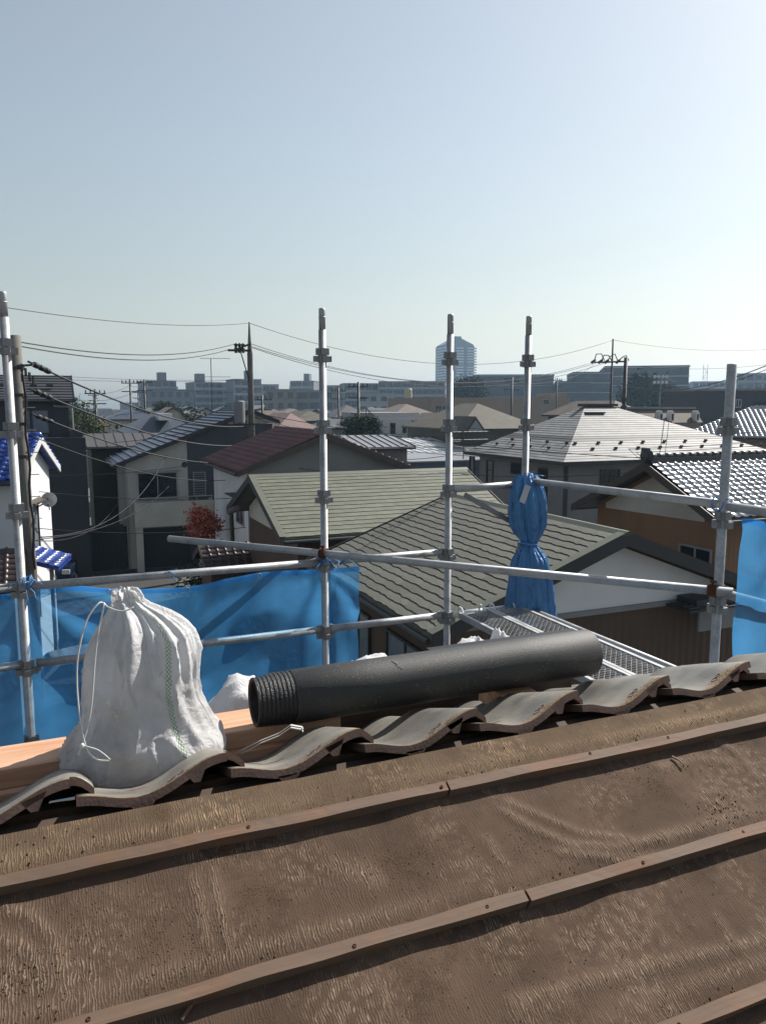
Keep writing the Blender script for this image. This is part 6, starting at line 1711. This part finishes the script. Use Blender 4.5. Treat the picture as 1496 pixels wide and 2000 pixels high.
for k, (xa_, ya_, fa_, xb_, yb_, fb_, sg_) in enumerate(((495, 806, 38, 1560, 905, 26, .5), (495, 815, 38, 900, 862, 44, .5), (470, 818, 38, 150, 866, 47, .35), (520, 846, 38, 905, 872, 42, .3), (690, 842, 60, 1080, 838, 58, .4), (700, 812, 62, 905, 806, 70, .4), (660, 800, 70, 480, 812, 60, .4), (905, 835, 52, 1560, 838, 44, .5))):
    wire(gp(xa_, ya_, f=fa_), gp(xb_, yb_, f=fb_), sg_, .016, 'dark service wire crossing the rooftops in the middle distance', 'rooftop service wires')

# antennas
def yagi(base, h, boom_dir, n, ln, el, label, zs=(0,), cross=False):
    r_ = root('tv_antenna', base, label, 'antenna'); base = Vector(base)
    mb = MB(); mb.tube([base, base+Vector((0, 0, h))], .022, 6); mb.build('mast', 'dark_trim', r_)
    for dz in zs:
        c = base+Vector((0, 0, h-dz)); d = Vector(boom_dir).normalized(); s_ = Vector((-d.y, d.x, 0)) if not cross else Vector((0, 0, 1))
        mb = MB(); mb.tube([c-d*ln*.35, c+d*ln*.65], .014, 5)
        for k in range(n):
            e_ = c-d*ln*.35+d*ln*k/(n-1); w_ = el*(1.2 if k == 0 else 1-.02*k); mb.tube([e_-s_*w_/2, e_+s_*w_/2], .009, 4)
        mb.build('boom', 'alu', r_)
ab = Vector((8.25, B1-.1, BZR)); yagi(ab, 1.55, (-1, .1, 0), 10, 1.2, .2, 'tv antenna on the ridge of the nearest shingle roof', (1.05,), False)
a = gp(415, 800, f=43); yagi((a.x, a.y, a.z), gp(415, 700, f=43).z-a.z, (1, -.3, 0), 9, 1.6, .5, 'tv antenna with two booms on the cream house roof', (0, 1.0), False)
a = gp(905, 870, f=34); yagi((a.x, a.y, a.z-.6), 1.3, (1, .1, 0), 8, 2.0, .3, 'tv antenna at the left end of the slate roof', (.1, .45))

# ================================================================== CARS
def car(name, c, ang, bodym, label):
    r_ = bpy.data.objects.new(name, None); COL.objects.link(r_); r_.location = g2w((c[0], c[1], GROUND)); r_.rotation_euler = (0, 0, GA+ang); ORG[r_.name] = Vector((0, 0, 0)); tag(r_, label, 'car')
    prof = [(-2.0, .35), (-2.05, .7), (-1.9, .98), (-1.0, 1.05), (-.55, 1.42), (.2, 1.5), (1.3, 1.46), (1.75, 1.1), (2.0, 1.0), (2.05, .5), (2.0, .32)]
    mb = MB(); ws = [.8, .84, .84, .82, .66, .62, .64, .78, .8, .82, .8]
    n = len(prof); vs = [(x, -w_, z) for (x, z), w_ in zip(prof, ws)]+[(x, w_, z) for (x, z), w_ in zip(prof, ws)]
    fs = [tuple(range(n-1, -1, -1)), tuple(range(n, 2*n))] + [(i, (i+1) % n, (i+1) % n+n, i+n) for i in range(n)]
    mb.add(vs, fs); mb.build('body', bodym, r_, bevel=.05)
    for xs_, zs_, ww in (((-1.0, -.57), (1.06, 1.40), (.81, .665)), ((1.33, 1.73), (1.45, 1.13), (.64, .765))):
        mb = MB(); w0_, w1_ = ww; o_ = .012*(-1 if xs_[0] < 0 else 1)
        mb.add([(xs_[0]+o_, -w0_+.06, zs_[0]+.01), (xs_[0]+o_, w0_-.06, zs_[0]+.01), (xs_[1]+o_, w1_-.06, zs_[1]+.01), (xs_[1]+o_, -w1_+.06, zs_[1]+.01)], [(0, 1, 2, 3)]); mb.build('windscreen', 'glass', r_)
    for s_ in (-1, 1):
        mb = MB(); mb.add([(-.9, s_*.835, 1.06), (1.55, s_*.80, 1.1), (1.2, s_*.665, 1.42), (-.45, s_*.68, 1.38)], [(0, 1, 2, 3)]); mb.build('side_window', 'glass', r_)
        mb = MB(); mb.box((-2.08, s_*.62-.17, .66), (-1.97, s_*.62+.17, .86)); mb.build('headlight', 'lamp_glass', r_)
        for x in (-1.3, 1.3):
            mb = MB(); mb.lathe([(-.1, .12), (-.1, .3), (.1, .3), (.1, .12)], (x, s_*.78, .31), 'y', 16); wo = mb.build('wheel', 'tyre', r_)
            mb = MB(); mb.lathe([(-.101, 0), (-.101, .18), (.101, .18), (.101, 0)], (x, s_*.78, .31), 'y', 14); mb.build('rim', 'alu', wo)
    mb = MB(); mb.box((-2.1, -.2, .45), (-2.055, .2, .62)); mb.build('number_plate', 'plate_white', r_)
c = gp(130, 1105, f=36.2); car('parked_car', (c.x-.1, c.y), R(75), 'car_blue', 'dark blue car nose-out beneath the tall dark house')
c = gp(145, 1275, f=20.5); car('parked_car', (c.x, c.y), R(8), 'car_silver', 'silver car in the street seen through the blue sheet')

# ================================================================== HAZE
hz = MB(); hz.box((-1560, -1560, GROUND-1), (1560, 1560, 75)); 
m = bpy.data.materials.new('haze'); m.use_nodes = True; nt = m.node_tree
nt.nodes.remove(nt.nodes['Principled BSDF'])
pv = nt.nodes.new('ShaderNodeVolumePrincipled'); pv.inputs['Density'].default_value = .00032; pv.inputs['Color'].default_value = (.5, .74, 1.0, 1); pv.inputs['Anisotropy'].default_value = .35
nt.links.new(pv.outputs[0], nt.nodes['Material Output'].inputs['Volume']); MT['haze'] = m
o = hz.build('haze', 'haze', org=(0, 0, GROUND)); tag(o, 'thin blue-grey haze over the town', 'haze', kind='stuff')
